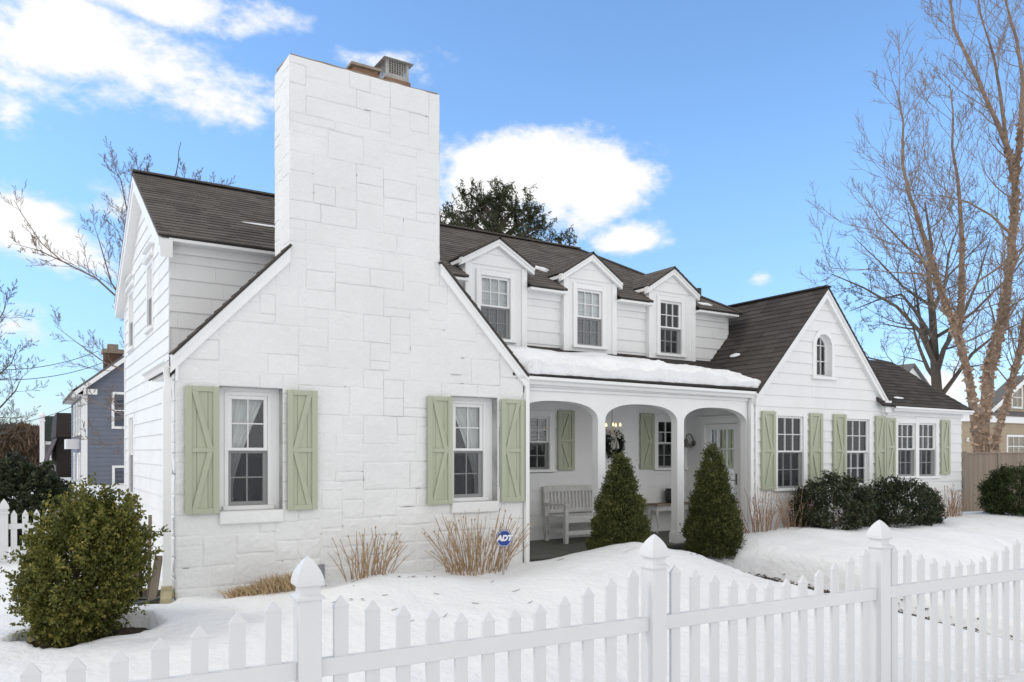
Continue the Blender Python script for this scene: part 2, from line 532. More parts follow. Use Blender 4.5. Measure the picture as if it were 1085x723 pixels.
def window(fr, a0, a1, b0, b1, mid, cols=3, rows=2, casing=.1, cw_top=None, recess=0., reveal=None, proud=.03,
           screen=True, curt=None, sill=True, head=False, interior=.9, blind=False, label=None, sash_st=.045, right_casing=True, bottom_case=False):
    """double hung window; a0..b1 is the sash opening. window > sash, muntins, pane, curtain ..."""
    d = -recess
    w = MB()
    ct = cw_top or casing
    o0, o1 = a0 - casing, a1 + casing
    dp = d + proud
    jb = d - .10
    w.bbox(fr, o0, a0, b0, b1 + ct, jb, dp)
    if right_casing: w.bbox(fr, a1, o1, b0, b1 + ct, jb, dp)
    w.bbox(fr, a0, a1, b1, b1 + ct, jb, dp - .002)
    if sill:
        w.bbox(fr, o0 - .02, o1 + .02, b0 - .05, b0, jb, dp + .035)
    if bottom_case:
        w.bbox(fr, o0, o1, b0 - casing, b0 - .05, jb, dp - .004)
    if head:
        w.bbox(fr, o0 - .03, o1 + .03, b1 + ct, b1 + ct + .04, d - .02, dp + .05)
        w.bbox(fr, o0 - .01, o1 + .01, b1 + ct + .04, b1 + ct + .16, d - .02, dp + .005)
        w.bbox(fr, o0 - .04, o1 + .04, b1 + ct + .16, b1 + ct + .19, d - .02, dp + .06)
    if reveal:
        ra0, ra1, rb0, rb1 = reveal
        w.box(fr, ra0, o0, rb0, rb1, -.3, d + .002)
        w.box(fr, o1, ra1, rb0, rb1, -.3, d + .002)
        if rb1 > b1 + ct + .003: w.box(fr, o0, o1, b1 + ct, rb1, -.3, d + .002)
    win = w.build('window', 'white_trim', HOUSE)
    if label: win['label'] = label
    dl, du = d - .050, d - .012
    m, g = sash_mesh(fr, a0, a1, mid - .012, b1, du, cols, rows, sash_st)
    m.build('sash', 'white_trim', win); g.build('muntin_grid', 'muntin', win)
    m, g = sash_mesh(fr, a0, a1, b0, mid + .012, dl, cols, rows, sash_st)
    m.build('sash', 'white_trim', win); g.build('muntin_grid', 'muntin', win)
    for (y0, y1, dd) in ((mid + .02, b1 - .02, du - .02), (b0 + .02, mid - .02, dl - .02)):
        p = MB(); p.box(fr, a0 + .01, a1 - .01, y0, y1, dd - .004, dd)
        p.build('pane', 'window_glass', win)
    if screen:
        s = MB(); s.face([fr(a0 + .004, b0 + .002, d - .006), fr(a1 - .004, b0 + .002, d - .006), fr(a1 - .004, mid, d - .006), fr(a0 + .004, mid, d - .006)])
        s.build('insect_screen', 'screen_mesh', win)
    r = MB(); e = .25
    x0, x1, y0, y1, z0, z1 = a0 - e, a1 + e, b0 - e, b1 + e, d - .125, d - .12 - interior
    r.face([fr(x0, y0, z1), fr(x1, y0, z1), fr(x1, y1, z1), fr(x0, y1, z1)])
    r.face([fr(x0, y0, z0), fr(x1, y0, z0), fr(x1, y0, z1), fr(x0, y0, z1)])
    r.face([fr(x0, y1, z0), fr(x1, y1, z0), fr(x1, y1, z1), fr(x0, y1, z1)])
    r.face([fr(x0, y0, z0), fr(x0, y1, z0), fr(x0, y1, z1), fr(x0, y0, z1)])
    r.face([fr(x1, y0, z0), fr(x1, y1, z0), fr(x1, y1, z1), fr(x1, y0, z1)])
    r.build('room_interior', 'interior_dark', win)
    if curt:
        for (sd, ta, tb, fl, top) in curt:
            drape(fr, a0 + .01, a1 - .01, b0 + ta, b1 - top, d - .115, sd, tb, fl).build('curtain', 'curtain_cloth', win, smooth=True)
    if blind:
        s = MB(); y = b1 - .03
        while y > (mid if blind == 'half' else b0 + .03):
            s.box(fr, a0 + .03, a1 - .03, y - .040, y, d - .165, d - .16 + .0); y -= .066
        s.build('blind', 'blind', win)
    return win

def shutter(fr, a0, a1, b0, b1, apex, d=.0):
    """plank shutter with two braces meeting a mid rail at the apex side (+1 right, -1 left)"""
    m = MB(); n = 3; W = a1 - a0
    for i in range(n):
        m.bbox(fr, a0 + W * i / n + .0015, a0 + W * (i + 1) / n - .0015, b0 + .002, b1 - .002, d + .004, d + .024, .003)
    s = m.build('shutter', 'sage_paint', HOUSE)
    m = MB(); st = W * .19; ra = .06; t0, t1 = d + .024, d + .046
    m.bbox(fr, a0, a0 + st, b0, b1, t0, t1); m.bbox(fr, a1 - st, a1, b0, b1, t0, t1)
    l, r = a0 + st, a1 - st
    mb_ = (b0 + b1) / 2
    m.bbox(fr, l, r, b0, b0 + ra, t0, t1 - .002); m.bbox(fr, l, r, b1 - ra, b1, t0, t1 - .002)
    m.bbox(fr, l, r, mb_ - ra * .42, mb_ + ra * .42, t0, t1 - .002)
    m.build('batten_frame', 'sage_paint', s)
    m = MB(); bw = W * .17
    for (y0, y1) in ((b1 - ra, mb_ + ra * .42), (b0 + ra, mb_ - ra * .42)):
        if apex > 0: p = [(l, y0), (l + bw, y0), (r, y1), (r - bw, y1)]
        else: p = [(r - bw, y0), (r, y0), (l + bw, y1), (l, y1)]
        m.prism(fr, p, t0, t1 - .004)
    m.build('brace', 'sage_paint', s)
    return s

# ---------------------------------------------------------------- stone gable and chimney
YS = 9.40
F = front(YS)
SX0, SX1 = 1.487, 6.135
CH0, CH1, CHT, CHD = 2.761, 4.79, 6.45, .62
RK_L, RK_R, RZ = 1.43, 6.20, 2.745     # rake feet
RIDGE_X, SL = 3.80, 1.055               # stone wing ridge, slope
LX = lambda px, py: atY(px, py, YS)
wl = (LX(231.9, 0)[0], LX(299.5, 0)[0], LX(250, 541.5)[1], LX(231.9, 409)[1])
wr = (LX(477.5, 0)[0], LX(527.0, 0)[0], LX(500, 534)[1], LX(500, 420)[1])
wr = (wr[0], wr[1], wl[2], wl[3])

def ashlar(x0, x1, z0, z1, r):
    """random ashlar: list of rectangles, no vertical joint running far"""
    cw, ch = .0925, .118
    nx, nz = int((x1 - x0) / cw) + 1, int((z1 - z0) / ch) + 1
    used = [[False] * nx for _ in range(nz)]
    joint = [[0] * (nx + 8) for _ in range(nz + 4)]    # how far a vertical joint already runs at each cell edge
    out = []
    for j in range(nz):
        for i in range(nx):
            if used[j][i]: continue
            free = 0
            while i + free < nx and not used[j][i + free] and free < 12: free += 1
            best = None
            for w in range(3, 11):
                if w > free: break
                left = free - w
                if 0 < left < 3 and free < 12: continue
                cost = r.random() * 1.6 + (joint[j][i + w] * 2.0) + abs(w - 5.5) * .12
                if best is None or cost < best[0]: best = (cost, w)
            w = best[1] if best else free
            h = r.choice((1, 2, 2, 2, 3, 3)) if w < 8 else r.choice((1, 2, 2))
            if w <= 3: h = min(h, 2)
            hh = min(h, nz - j)
            for q in range(hh):
                for p in range(w): used[j + q][i + p] = True
                joint[j + q][i + w] += 1
            run = joint[j + hh - 1][i + w] + joint[j][i + w]
            joint[min(j + hh, nz + 3)][i + w] = max(joint[min(j + hh, nz + 3)][i + w], 1)
            out.append((x0 + i * cw, x0 + (i + w) * cw, z0 + j * ch, z0 + (j + hh) * ch))
    return out

from mathutils import noise as MN

def stone_face(mb, fr, rect, clips, holes, r, rel=1., cx=0.):
    x0, x1, z0, z1 = rect
    off = r.uniform(0, .0055) * rel
    c = r.random()
    tilt_a, tilt_b = r.uniform(-.004, .004), r.uniform(-.004, .004)
    g = r.choice((0., 0., 0., 0., 0., .0014))
    x0 += g; x1 -= g; z0 += g; z1 -= g
    fr0 = fr
    def fr(a, b, d, _f=fr0):
        if holes and any(h[0] - .02 < a < h[1] + .02 and h[2] - .02 < b < h[3] + .02 for h in holes): return _f(a, b, d)
        return _f(a + .007 * MN.noise((a * 5, b * 7, 1.5)) * min(1., abs(a - SX0) * 20, abs(a - SX1) * 20, abs(a - CH0) * 20, abs(a - CH1) * 20), b + .009 * MN.noise((a * 6, b * 5, 8.5)), d)
    for (a0, a1, b0, b1) in minus((x0, x1, z0, z1), holes):
        na, nb = max(2, int((a1 - a0) / .055)), max(2, int((b1 - b0) / .055))
        low = max(0., min(1., (1.9 - b0) / 1.6))
        def dd(a, b):
            e = min(a - a0, a1 - a, b - b0, b1 - b)
            k = max(0., min(1., e / (.014 + .014 * low)))
            k = k * k * (3 - 2 * k)
            nz = MN.noise((a * 7 + cx, b * 9, 3.1 * c)) * .007 + MN.noise((a * 19, b * 23 + cx, c * 5)) * .005
            return -.002 + k * (.0035 + .006 * low + off + max(-.0045, nz * (.55 + 1.1 * low)) * rel + tilt_a * (a - a0) / .3 + tilt_b * (b - b0) / .3)
        ea = [a0] + [a0 + .010] + [a0 + .024 + (a1 - a0 - .048) * i / na for i in range(na + 1)] + [a1 - .010, a1] if a1 - a0 > .09 else [a0, (a0 + a1) / 2, a1]
        eb = [b0] + [b0 + .010] + [b0 + .024 + (b1 - b0 - .048) * i / nb for i in range(nb + 1)] + [b1 - .010, b1] if b1 - b0 > .09 else [b0, (b0 + b1) / 2, b1]
        inside = all(hp[0] * p + hp[1] * q <= hp[2] for hp in clips for p in (a0, a1) for q in (b0, b1))
        if inside:
            i0 = len(mb.v)
            for b in eb:
                for a in ea: mb.v.append(fr(a, b, dd(a, b)))
            n = len(ea)
            for j in range(len(eb) - 1):
                for i in range(n - 1):
                    p = i0 + j * n + i
                    mb.f.append((p, p + 1, p + n + 1, p + n)); mb.c.append(c)
        else:
            for j in range(len(eb) - 1):
                for i in range(len(ea) - 1):
                    poly = [(ea[i], eb[j]), (ea[i + 1], eb[j]), (ea[i + 1], eb[j + 1]), (ea[i], eb[j + 1])]
                    for hp in clips:
                        poly = clip(poly, hp)
                        if len(poly) < 3: break
                    if len(poly) >= 3: mb.face([fr(a, b, dd(a, b)) for a, b in poly], c)

def hl(x, z, s, keep_right):
    """half-plane under a rake: z <= zline - .. ; s slope"""
    return (-s, 1., z - s * x)
rakeL = (-SL, 1., RZ - .03 - SL * RK_L)           # z - SL*x <= RZ - SL*RK_L
rakeR = (SL, 1., RZ - .03 + SL * RK_R)
stone_holes = [(wl[0], wl[1], wl[2], wl[3]), (wr[0], wr[1], wr[2], wr[3])]
wall_m, wall_j, chim_m, chim_j = MB(), MB(), MB(), MB()
r2 = random.Random(5)
BASE = -.25
ZC = 4.20
CRK = []
for rc in ashlar(SX0, SX1, BASE, CHT, r2):
    CRK.append(rc)
    rc = (rc[0], min(rc[1], SX1), rc[2], min(rc[3], CHT))
    if rc[1] - rc[0] < .03: continue
    if rc[3] < ZC and all(hp[0] * p + hp[1] * rc[3] <= hp[2] for hp in (rakeL, rakeR) for p in rc[:2]):
        stone_face(wall_m, F, rc, [], stone_holes, r2); continue
    for lo, hi, cl in ((SX0, CH0, [rakeL]), (CH0, CH1, []), (CH1, SX1, [rakeR])):
        a0, a1 = max(rc[0], lo), min(rc[1], hi)
        if a1 - a0 < .02: continue
        joined = []
        if lo == CH0:
            # at the chimney the stone runs up unbroken
            for zl, zh, tgt in ((BASE, ZC, wall_m), (ZC, CHT, chim_m)):
                b0, b1 = max(rc[2], zl), min(rc[3], zh)
                if b1 - b0 > .02: stone_face(tgt, F, (a0, a1, b0, b1), [], stone_holes, r2)
        else:
            if rc[2] < 4.3: stone_face(wall_m, F, (a0, a1, rc[2], min(rc[3], 4.3)), cl, stone_holes, r2)
sheet(wall_j, F, SX0, CH0, BASE, 4.3, stone_holes, [rakeL], -.26, -.012)
sheet(wall_j, F, CH0, CH1, BASE, ZC, stone_holes, [], -.26, -.012)
sheet(wall_j, F, CH1, SX1, BASE, 4.3, stone_holes, [rakeR], -.26, -.012)
# left return of the stone corner and the right one into the porch
FL = leftw(SX0)
for rc in ashlar(YS, YS + .24, BASE, 2.72, r2):
    stone_face(wall_m, FL, (max(rc[0], YS - .008), min(rc[1], YS + .24), rc[2], min(rc[3], 2.72)), [], [], r2)
crk_w, crk_c = MB(), MB()
r3 = random.Random(23)
for rc in CRK:
    if r3.random() > .17: continue
    side = r3.choice((0, 0, 1))
    L_ = r3.uniform(.015, .10) if r3.random() < .8 else r3.uniform(.1, .22)
    if side == 0:
        a = r3.uniform(rc[0], rc[1]); b = rc[2]; q = [(a, b), (min(a + L_, rc[1]), b)]
    else:
        a = rc[0]; b = r3.uniform(rc[2], rc[3]); q = [(a, b), (a, min(b + L_ * .6, rc[3]))]
    if not (SX0 + .05 < a < SX1 - .05) or b < .25 or b > CHT - .1: continue
    if b > ZC and not (CH0 + .05 < a < CH1 - .15): continue
    if b - SL * a > RZ - SL * RK_L - .3 and a < CH0 or b + SL * a > RZ + SL * RK_R - .3 and a > CH1: continue
    if any(h[0] - .5 < a < h[1] + .5 and h[2] - .25 < b < h[3] + .05 for h in stone_holes): continue
    tg = crk_c if b > ZC else crk_w
    def wp(a_, b_): return (a_ + .007 * MN.noise((a_ * 5, b_ * 7, 1.5)), b_ + .009 * MN.noise((a_ * 6, b_ * 5, 8.5)))
    n_ = 4; lo, hi = [], []
    for k in range(n_ + 1):
        f = k / n_; p = wp(q[0][0] + (q[1][0] - q[0][0]) * f, q[0][1] + (q[1][1] - q[0][1]) * f)
        w_ = .0045 * math.sin(math.pi * (f * .9 + .05)) * r3.uniform(.5, 1.3) + .0008
        if side == 0: lo.append((p[0], p[1] - w_)); hi.append((p[0], p[1] + w_))
        else: lo.append((p[0] - w_, p[1])); hi.append((p[0] + w_, p[1]))
    for k in range(n_): tg.face([F(*lo[k], .0085), F(*lo[k + 1], .0085), F(*hi[k + 1], .0085), F(*hi[k], .0085)], .01)
WALL = wall_m.build('stone_wall', 'white_stone', HOUSE)
wall_j.build('painted_joints', 'painted_joint', WALL); crk_w.build('mortar_gaps', 'mortar_gap', WALL)
m = MB()
m.box(WORLD, SX0 + .22, 1.75, YS + .22, 11.15, BASE, 2.7)
m.build('side_wall', 'white_siding', HOUSE); m = MB()
m.box(WORLD, SX1 - .2, SX1 - .005, YS + .22, 11.15, BASE, 2.7)
m.build('side_wall', 'white_siding', HOUSE)
# chimney
FCL = leftw(CH0); FCR = Fr((CH1, 0, 0), (0, 1, 0), (0, 0, 1), (1, 0, 0))
for fr in (FCL, FCR):
    for rc in ashlar(YS, YS + CHD, 2.9, CHT, r2):
        a0, a1 = max(rc[0], YS - .006), min(rc[1], YS + CHD)
        if a1 - a0 > .03: stone_face(chim_m, fr, (a0, a1, rc[2], min(rc[3], CHT)), [], [], r2, cx=4.)
chim_j.box(WORLD, CH0 + .012, CH1 - .012, YS + .012, YS + CHD, ZC, CHT)
chim_j.box(WORLD, CH0 + .012, CH1 - .012, YS + .23, YS + CHD, 2.9, ZC)
CHIM = chim_m.build('chimney', 'white_stone', HOUSE)
chim_j.build('painted_joints', 'painted_joint', CHIM); crk_c.build('mortar_gaps', 'mortar_gap', CHIM)
m = MB()
for i in range(9):
    x0 = CH0 + .02 + i * (CH1 - CH0 - .04) / 9; x1 = x0 + (CH1 - CH0 - .04) / 9
    h0, h1 = .02 + .018 * wob(i * 2.1), .02 + .018 * wob(i * 2.1 + 2.1)
    m.hexa([(x0, YS + .01, CHT), (x1, YS + .01, CHT), (x1, YS + CHD - .01, CHT), (x0, YS + CHD - .01, CHT),
            (x0, YS + .01, CHT + h0), (x1, YS + .01, CHT + h1), (x1, YS + CHD - .01, CHT + h1 + .05), (x0, YS + CHD - .01, CHT + h0 + .05)])
m.build('chimney_crown', 'concrete_cap', CHIM)
m = MB()
m.box(WORLD, 3.62, 3.95, YS + .12, YS + .46, CHT + .02, CHT + .14)
m.box(WORLD, 4.06, 4.42, YS + .12, YS + .48, CHT + .02, CHT + .119)
m.build('clay_flue', 'clay', CHIM)
m = MB()
m.box(WORLD, 3.58, 3.99, YS + .08, YS + .50, CHT + .142, CHT + .175)
m.build('flue_lid', 'concrete_cap', CHIM)
m = MB()
gx0, gx1, gy0, gy1, gz = 4.08, 4.40, YS + .14, YS + .46, CHT + .14
m.box(WORLD, gx0, gx1, gy0, gy1, gz - .02, gz + .05)
for (x, y) in ((gx0, gy0), (gx1 - .03, gy0), (gx0, gy1 - .03), (gx1 - .03, gy1 - .03)):
    m.box(WORLD, x, x + .03, y, y + .03, gz + .05, gz + .22)
for i in range(1, 9):
    x = gx0 + (gx1 - gx0) * i / 9
    for y in (gy0 + .004, gy1 - .01): m.box(WORLD, x - .004, x + .004, y, y + .006, gz + .05, gz + .22)
    y = gy0 + (gy1 - gy0) * i / 9
    for x in (gx0 + .004, gx1 - .01): m.box(WORLD, x, x + .006, y - .004, y + .004, gz + .05, gz + .22)
for i in range(1, 6):
    z = gz + .05 + .17 * i / 6
    m.box(WORLD, gx0 + .03, gx1 - .03, gy0 + .011, gy0 + .015, z - .003, z + .003); m.box(WORLD, gx0 + .011, gx0 + .015, gy0 + .03, gy1 - .03, z - .003, z + .003)
m.build('spark_cage', 'galvanised', CHIM)
m = MB()
m.hexa([(gx0 - .055, gy0 - .055, gz + .22), (gx1 + .055, gy0 - .055, gz + .22), (gx1 + .055, gy1 + .055, gz + .22), (gx0 - .055, gy1 + .055, gz + .22),
        (gx0 - .02, gy0 - .02, gz + .245), (gx1 + .02, gy0 - .02, gz + .245), (gx1 + .02, gy1 + .02, gz + .245), (gx0 - .02, gy1 + .02, gz + .245)])
m.build('cage_lid', 'galvanised', CHIM)

# stone windows: recessed, with thick painted sills
def stone_window(w, px0, px1, sash_px, label, shs, side):
    a0 = atY(sash_px[0], 0, YS + .16)[0]; a1 = atY(sash_px[1], 0, YS + .16)[0]
    window(F, a0, a1, w[2] + .05, w[3] - .09, w[2] + .05 + (w[3] - w[2] - .14) * .5, 2, 2, casing=.045, cw_top=.045, recess=.15, proud=.012,
           reveal=w, curt=[(side, .02, .85, .16, 0.)], sill=True, label=label)
    m = MB(); m.bbox(F, w[0] + .0, w[1] + .0, w[2] - .15, w[2] - .003, -.2, .055, .012)
    m.build('window_sill', 'white_stone', HOUSE)
    for (p0, p1, ap) in shs:
        shutter(F, LX(p0, 0)[0], LX(p1, 0)[0], SHB, SHT, ap, .028)
SHB, SHT = LX(196.3, 545)[1], LX(196.3, 409)[1]
stone_window(wl, 0, 0, (241.5, 283.5), None, ((195.4, 231.2, 1), (303, 334.7, -1)), -1)
stone_window(wr, 0, 0, (480., 511.5), None, ((451.2, 477.2, 1), (529, 553.2, -1)), 1)
m = MB(); gx, gz_ = LX(337, 606)
m.bbox(F, gx - .07, gx + .07, gz_ - .10, gz_ + .09, -.0, .05, .008); m.build('vent_cover', 'grey_plastic', HOUSE)

def rake_boards(X0, Z0, X1, Z1, Y, s, wid=.135, th=.05, edge=.012, proud=.10, name='rake_board', ridge=None, wall_back=.0, stop=None, mould=.018):
    """two sloping boards under a gable roof edge; Y outer face; (X0,Z0) and (X1,Z1) feet; ridge (x,z)"""
    fr = front(Y)
    m = MB()
    nrm = math.sqrt(1 + s * s); dv = wid * nrm; e = edge * nrm
    rx, rz = ridge
    for i, (x0, z0) in enumerate(((X0, Z0), (X1, Z1))):
        if stop:
            rx = stop[i]; rz = z0 + s * abs(rx - x0)
        m.prism(fr, [(x0, z0 - e), (rx, rz - e), (rx, rz - e - dv), (x0, z0 - e - dv)], -proud - wall_back, 0.)
        m.prism(fr, [(x0, z0 - e + .0), (rx, rz - e), (rx, rz - e - dv * .42), (x0, z0 - e - dv * .42)], 0.0, mould)
        o = m.build(name, 'white_trim', HOUSE); m = MB()
    return o

def roof_plane(mb, eb, o, u, v, a0, a1, L, expo=.14, thick=.011, clips=(), wmin=.2, wmax=.36, r=rng, deck=.028, holes=()):
    """shingles on a sloping plane: o eave origin, u along, v up the slope (unit)"""
    u_, v_ = np.array(u, float), np.array(v, float)
    n = np.cross(u_, v_); n /= np.linalg.norm(n)
    if n[2] < 0: n = -n
    fr = Fr(o, u_, v_, n)
    courses(mb, fr, a0, a1, 0, L, expo, thick, holes, clips, wmin, wmax, .002, r, .004)
    if eb is not None:
        for (x0, x1, y0, y1) in minus((a0, a1, 0, L), holes):
            poly = [(x0, y0), (x1, y0), (x1, y1), (x0, y1)]
            for hp in clips: poly = clip(poly, hp)
            if len(poly) >= 3: eb.prism(fr, poly, -deck, -.004)
    return fr

def slope(dy, dz):
    l = math.hypot(dy, dz); return dy / l, dz / l, l

# stone wing roof
m, e, cop = MB(), MB(), MB()
rz = RZ + SL * (RIDGE_X - RK_L)
for (x0, sg) in ((RK_L, 1), (RK_R, -1)):
    dx = abs(RIDGE_X - x0)
    cx, cz, L = slope(dx, rz - RZ)
    clips = [(0., -1., 0.)]
    # below the main roof's eave the plane stops at the front wall, above it runs on into the main roof
    bs = (4.30 - RZ) / cz
    y0, y1 = YS - .07, 11.2
    bch = (abs((CH0 if sg > 0 else CH1) - x0)) / cx - .002      # slope length up to the chimney's flank
    # a raised coping along the front edge, the roof itself lies a little lower behind it
    roof_plane(m, e, (x0, y0, RZ), (0, 1, 0), (sg * cx, 0, cz), 0, YS + .06 - y0, bch, deck=.03)
    e.box(WORLD, min(x0, x0 + sg * cx * bch), min(x0, x0 + sg * cx * bch) + .001, YS, YS + .001, RZ, RZ + .001) if False else None
    roof_plane(m, e, (x0, YS + .062, RZ - .15), (0, 1, 0), (sg * cx, 0, cz), 0, YS + CHD + .01 - YS - .062, bch)
    roof_plane(m, e, (x0, YS + CHD + .012, RZ - .15), (0, 1, 0), (sg * cx, 0, cz), 0, y1 - YS - CHD - .012, L)
    c_fr = front(YS + .058)
    xe = x0 + sg * cx * bch; ze = RZ + cz * bch
    cop.prism(c_fr, [(x0, RZ - .03), (xe, ze - .03), (xe, ze - .26), (x0, RZ - .26)], 0., .05)
    roof_plane(m, e, (x0 + sg * cx * bs, y1 + .001, RZ + cz * bs), (0, 1, 0), (sg * cx, 0, cz), 0, 1.1, L - bs)
R = m.build('roof', 'roof_shingle', HOUSE); e.build('drip_edge', 'drip_edge', R); cop.build('coping', 'drip_edge', R)
rake_boards(RK_L, RZ, RK_R, RZ, YS - .05, SL, ridge=(RIDGE_X, rz), proud=.05, mould=.010, stop=(CH0 - .0, CH1 + .0))
# cut of rake boards over the chimney is hidden inside the stone: trim pieces at the eave returns
def gutter_run(mb, p, q, out, w=.11, h=.10):
    """K style gutter between p and q (top back edge), out = outward dir"""
    p, q, o = Vector(p), Vector(q), Vector(out)
    prof = [(0, 0), (0, -h), (w * .55, -h), (w * .72, -h * .62), (w, -h * .42), (w, 0), (w - .008, 0), (w - .01, -h * .38), (w * .68, -h * .55), (w * .5, -h + .008), (.006, -h + .008), (.006, 0)]
    i = len(mb.v)
    for e_ in (p, q):
        for (a, b) in prof: mb.v.append(tuple(e_ + o * a + Vector((0, 0, b))))
    n = len(prof)
    for k in range(n):
        k2 = (k + 1) % n
        mb.f.append((i + k, i + k2, i + n + k2, i + n + k)); mb.c.append(0)
    for s_ in (i, i + n):
        mb.f.append(tuple(s_ + k for k in (0, 1, 2, 9, 10, 11))); mb.c.append(0)
        mb.f.append(tuple(s_ + k for k in (2, 3, 4, 5, 6, 7, 8, 9))); mb.c.append(0)
m = MB()
gutter_run(m, (RK_L + .05, YS - .02, RZ - .035), (RK_L + .05, 11.25, RZ - .035), (-1, 0, 0), .12, .12)
m.build('gutter', 'white_trim', HOUSE)
m = MB()
m.box(WORLD, RK_L + .05, 1.72, YS + .0, 11.2, RZ - .17, RZ - .14)
m.box(WORLD, RK_L + .05, SX0 + .02, YS - .048, YS - .002, RZ - .30, RZ - .02)
m.build('soffit', 'white_trim', HOUSE)

def downspout(pts, w=.055, t=.075, name='downspout', mat='white_trim'):
    m = MB()
    for i in range(len(pts) - 1):
        p, q = Vector(pts[i]), Vector(pts[i + 1]); d = (q - p).normalized() * .012
        m.bar(p - d, q + d, t + .0023 * i, w + .0023 * i, up=(0, -1, 0) if abs((q - p).normalized().y) < .9 else (0, 0, 1))
    return m.build(name, mat, HOUSE, fix=False)
dsx, dsy = SX0 - .085, YS + .05
D = downspout([(RK_L - .03, YS + .06, RZ - .15), (dsx + .02, dsy, RZ - .30), (dsx, dsy, RZ - .42), (dsx, dsy, .12)])
D2 = downspout([(RK_R - .01, YS - .01, RZ - .10), (SX1 + .03, YS - .045, RZ - .34), (SX1 + .03, YS - .045, .05)], .05, .06)

# ---------------------------------------------------------------- main body
YU, XL = 11.15, 1.69
ME, MZ = 10.90, 4.46         # main eave y,z
MRY, MRZ = 13.66, 6.075       # ridge
MRX = 10.35                   # ridge end, hip beyond
HIPX = 12.45
FU, FLW = front(YU), leftw(XL)
EXPO = .215
BACK = 2 * MRY - ME
# upper front wall
m, s = MB(), MB()
courses(m, FU, XL, HIPX - .2, 3.30, 4.47, EXPO, .017, wmin=.42, wmax=.75)
sheet(s, FU, XL, HIPX - .2, 2.4, 4.5, (), (), -.12, -.004)
W = m.build('shingle_wall', 'white_siding', HOUSE); s.build('sheathing', 'white_siding', W)
# left gable wall
ms = (MRZ - MZ) / (MRY - ME)
gl = [(-ms, 1., MZ - .04 - ms * ME), (ms, 1., MZ - .04 + ms * BACK)]
LW = lambda px, py: atX(px, py, XL)
lwin = []
def lwspec(pa, pb, top, mid, bot, ca, head):
    a0, a1 = LW(pb, 0)[0], LW(pa, 0)[0]
    c = (pa + pb) / 2
    zt, zm, zb = LW(c, top)[1], LW(c, mid)[1], LW(c, bot)[1]
    return [a0, a1, zb, zt, zm, ca, head]
lwin.append(lwspec(157.2, 162.6, 281, 314, 348, .07, True))
lwin.append(lwspec(137.8, 142.3, 311, 340, 369, .07, True))
lwin.append(lwspec(137.8, 142.6, 443, 482, 522, .07, False))
lwin.append(lwspec(174.4, 178.4, 428, 481, 533, .07, False))
holes = [(a - c, b + c, z0 - .05, z1 + c) for (a, b, z0, z1, zm, c, h) in lwin]
m, s = MB(), MB()
YB = BACK - .25
courses(m, FLW, YU, YB, BASE, 6.1, EXPO, .017, holes, gl, wmin=.5, wmax=.9)
sheet(s, FLW, YU, YB, BASE, 6.1, holes, gl, -.12, -.004)
W = m.build('shingle_wall', 'white_siding', HOUSE); s.build('sheathing', 'white_siding', W)
for (a0, a1, z0, z1, zm, c, h) in lwin:
    window(FLW, a0, a1, z0, z1, zm, 2, 1, casing=c, recess=0., proud=.025, head=h, sash_st=.035, curt=[(1, .0, 0, 1., .0)] if False else None)
m = MB()
m.box(WORLD, XL - .013, XL + .001, YU - .013, YU + .001, 2.4, 4.4)
m.box(FLW, YB - .08, YB, BASE, 4.4, 0, .026)
m.build('corner_board', 'white_trim', HOUSE)
m = MB()
m.box(WORLD, XL + .12, 16., YB - .1, YB, BASE, 4.5)
m.box(WORLD, 12.2, 12.32, YU + .02, YB, 2.5, 4.5)
m.build('rear_wall', 'white_siding', HOUSE)
# main roof: front slope with hip, rear slope, hip end
m, e = MB(), MB()
cy, cz, L = slope(MRY - ME, MRZ - MZ)
X0 = XL - .17
hipc = L / (HIPX - MRX)
DORM = [(492.5, 558, 489, 271.5, 566.3, 282.3), (596.6, 653, 594.9, 289, 659.6, 298), (687, 736.5, 686, 302, 741.3, 311.6)]
dholes, dx_ = [], []
for (bl, br, l_, lz_, r_, rz__) in DORM:
    p0, p1 = atY(bl, 0, 11.05)[0], atY(br, 0, 11.05)[0]
    ez = (atY(l_, lz_, 10.89)[1] + atY(r_, rz__, 10.89)[1]) / 2
    dx_.append((p0, p1))
    dholes.append((p0 - X0 - .005, p1 - X0 + .005, -.1, (ez - .03 - MZ) / cz))
fr_main = roof_plane(m, e, (X0, ME, MZ), (1, 0, 0), (0, cy, cz), 0, HIPX - X0, L, clips=[(1., (HIPX - MRX) / L, HIPX - X0)], expo=.135, holes=dholes)
roof_plane(m, e, (X0, BACK, MZ), (1, 0, 0), (0, -cy, cz), 0, HIPX - X0, L, clips=[(1., (HIPX - MRX) / L, HIPX - X0)], expo=.3, wmin=1, wmax=2)
hx, hz, HL = slope(HIPX - MRX, MRZ - MZ)
roof_plane(m, e, (HIPX, ME, MZ), (0, 1, 0), (-hx, 0, hz), 0, BACK - ME, HL,
           clips=[(-1., (MRY - ME) / HL, 0.), (1., (MRY - ME) / HL, BACK - ME)], expo=.3, wmin=.8, wmax=1.4)
m.bar((X0, MRY, MRZ + .012), (MRX, MRY, MRZ + .012), .2, .03)
m.bar((MRX, MRY, MRZ + .012), (HIPX, ME, MZ + .012), .18, .03)
R = m.build('roof', 'roof_shingle', HOUSE); e.build('drip_edge', 'drip_edge', R)
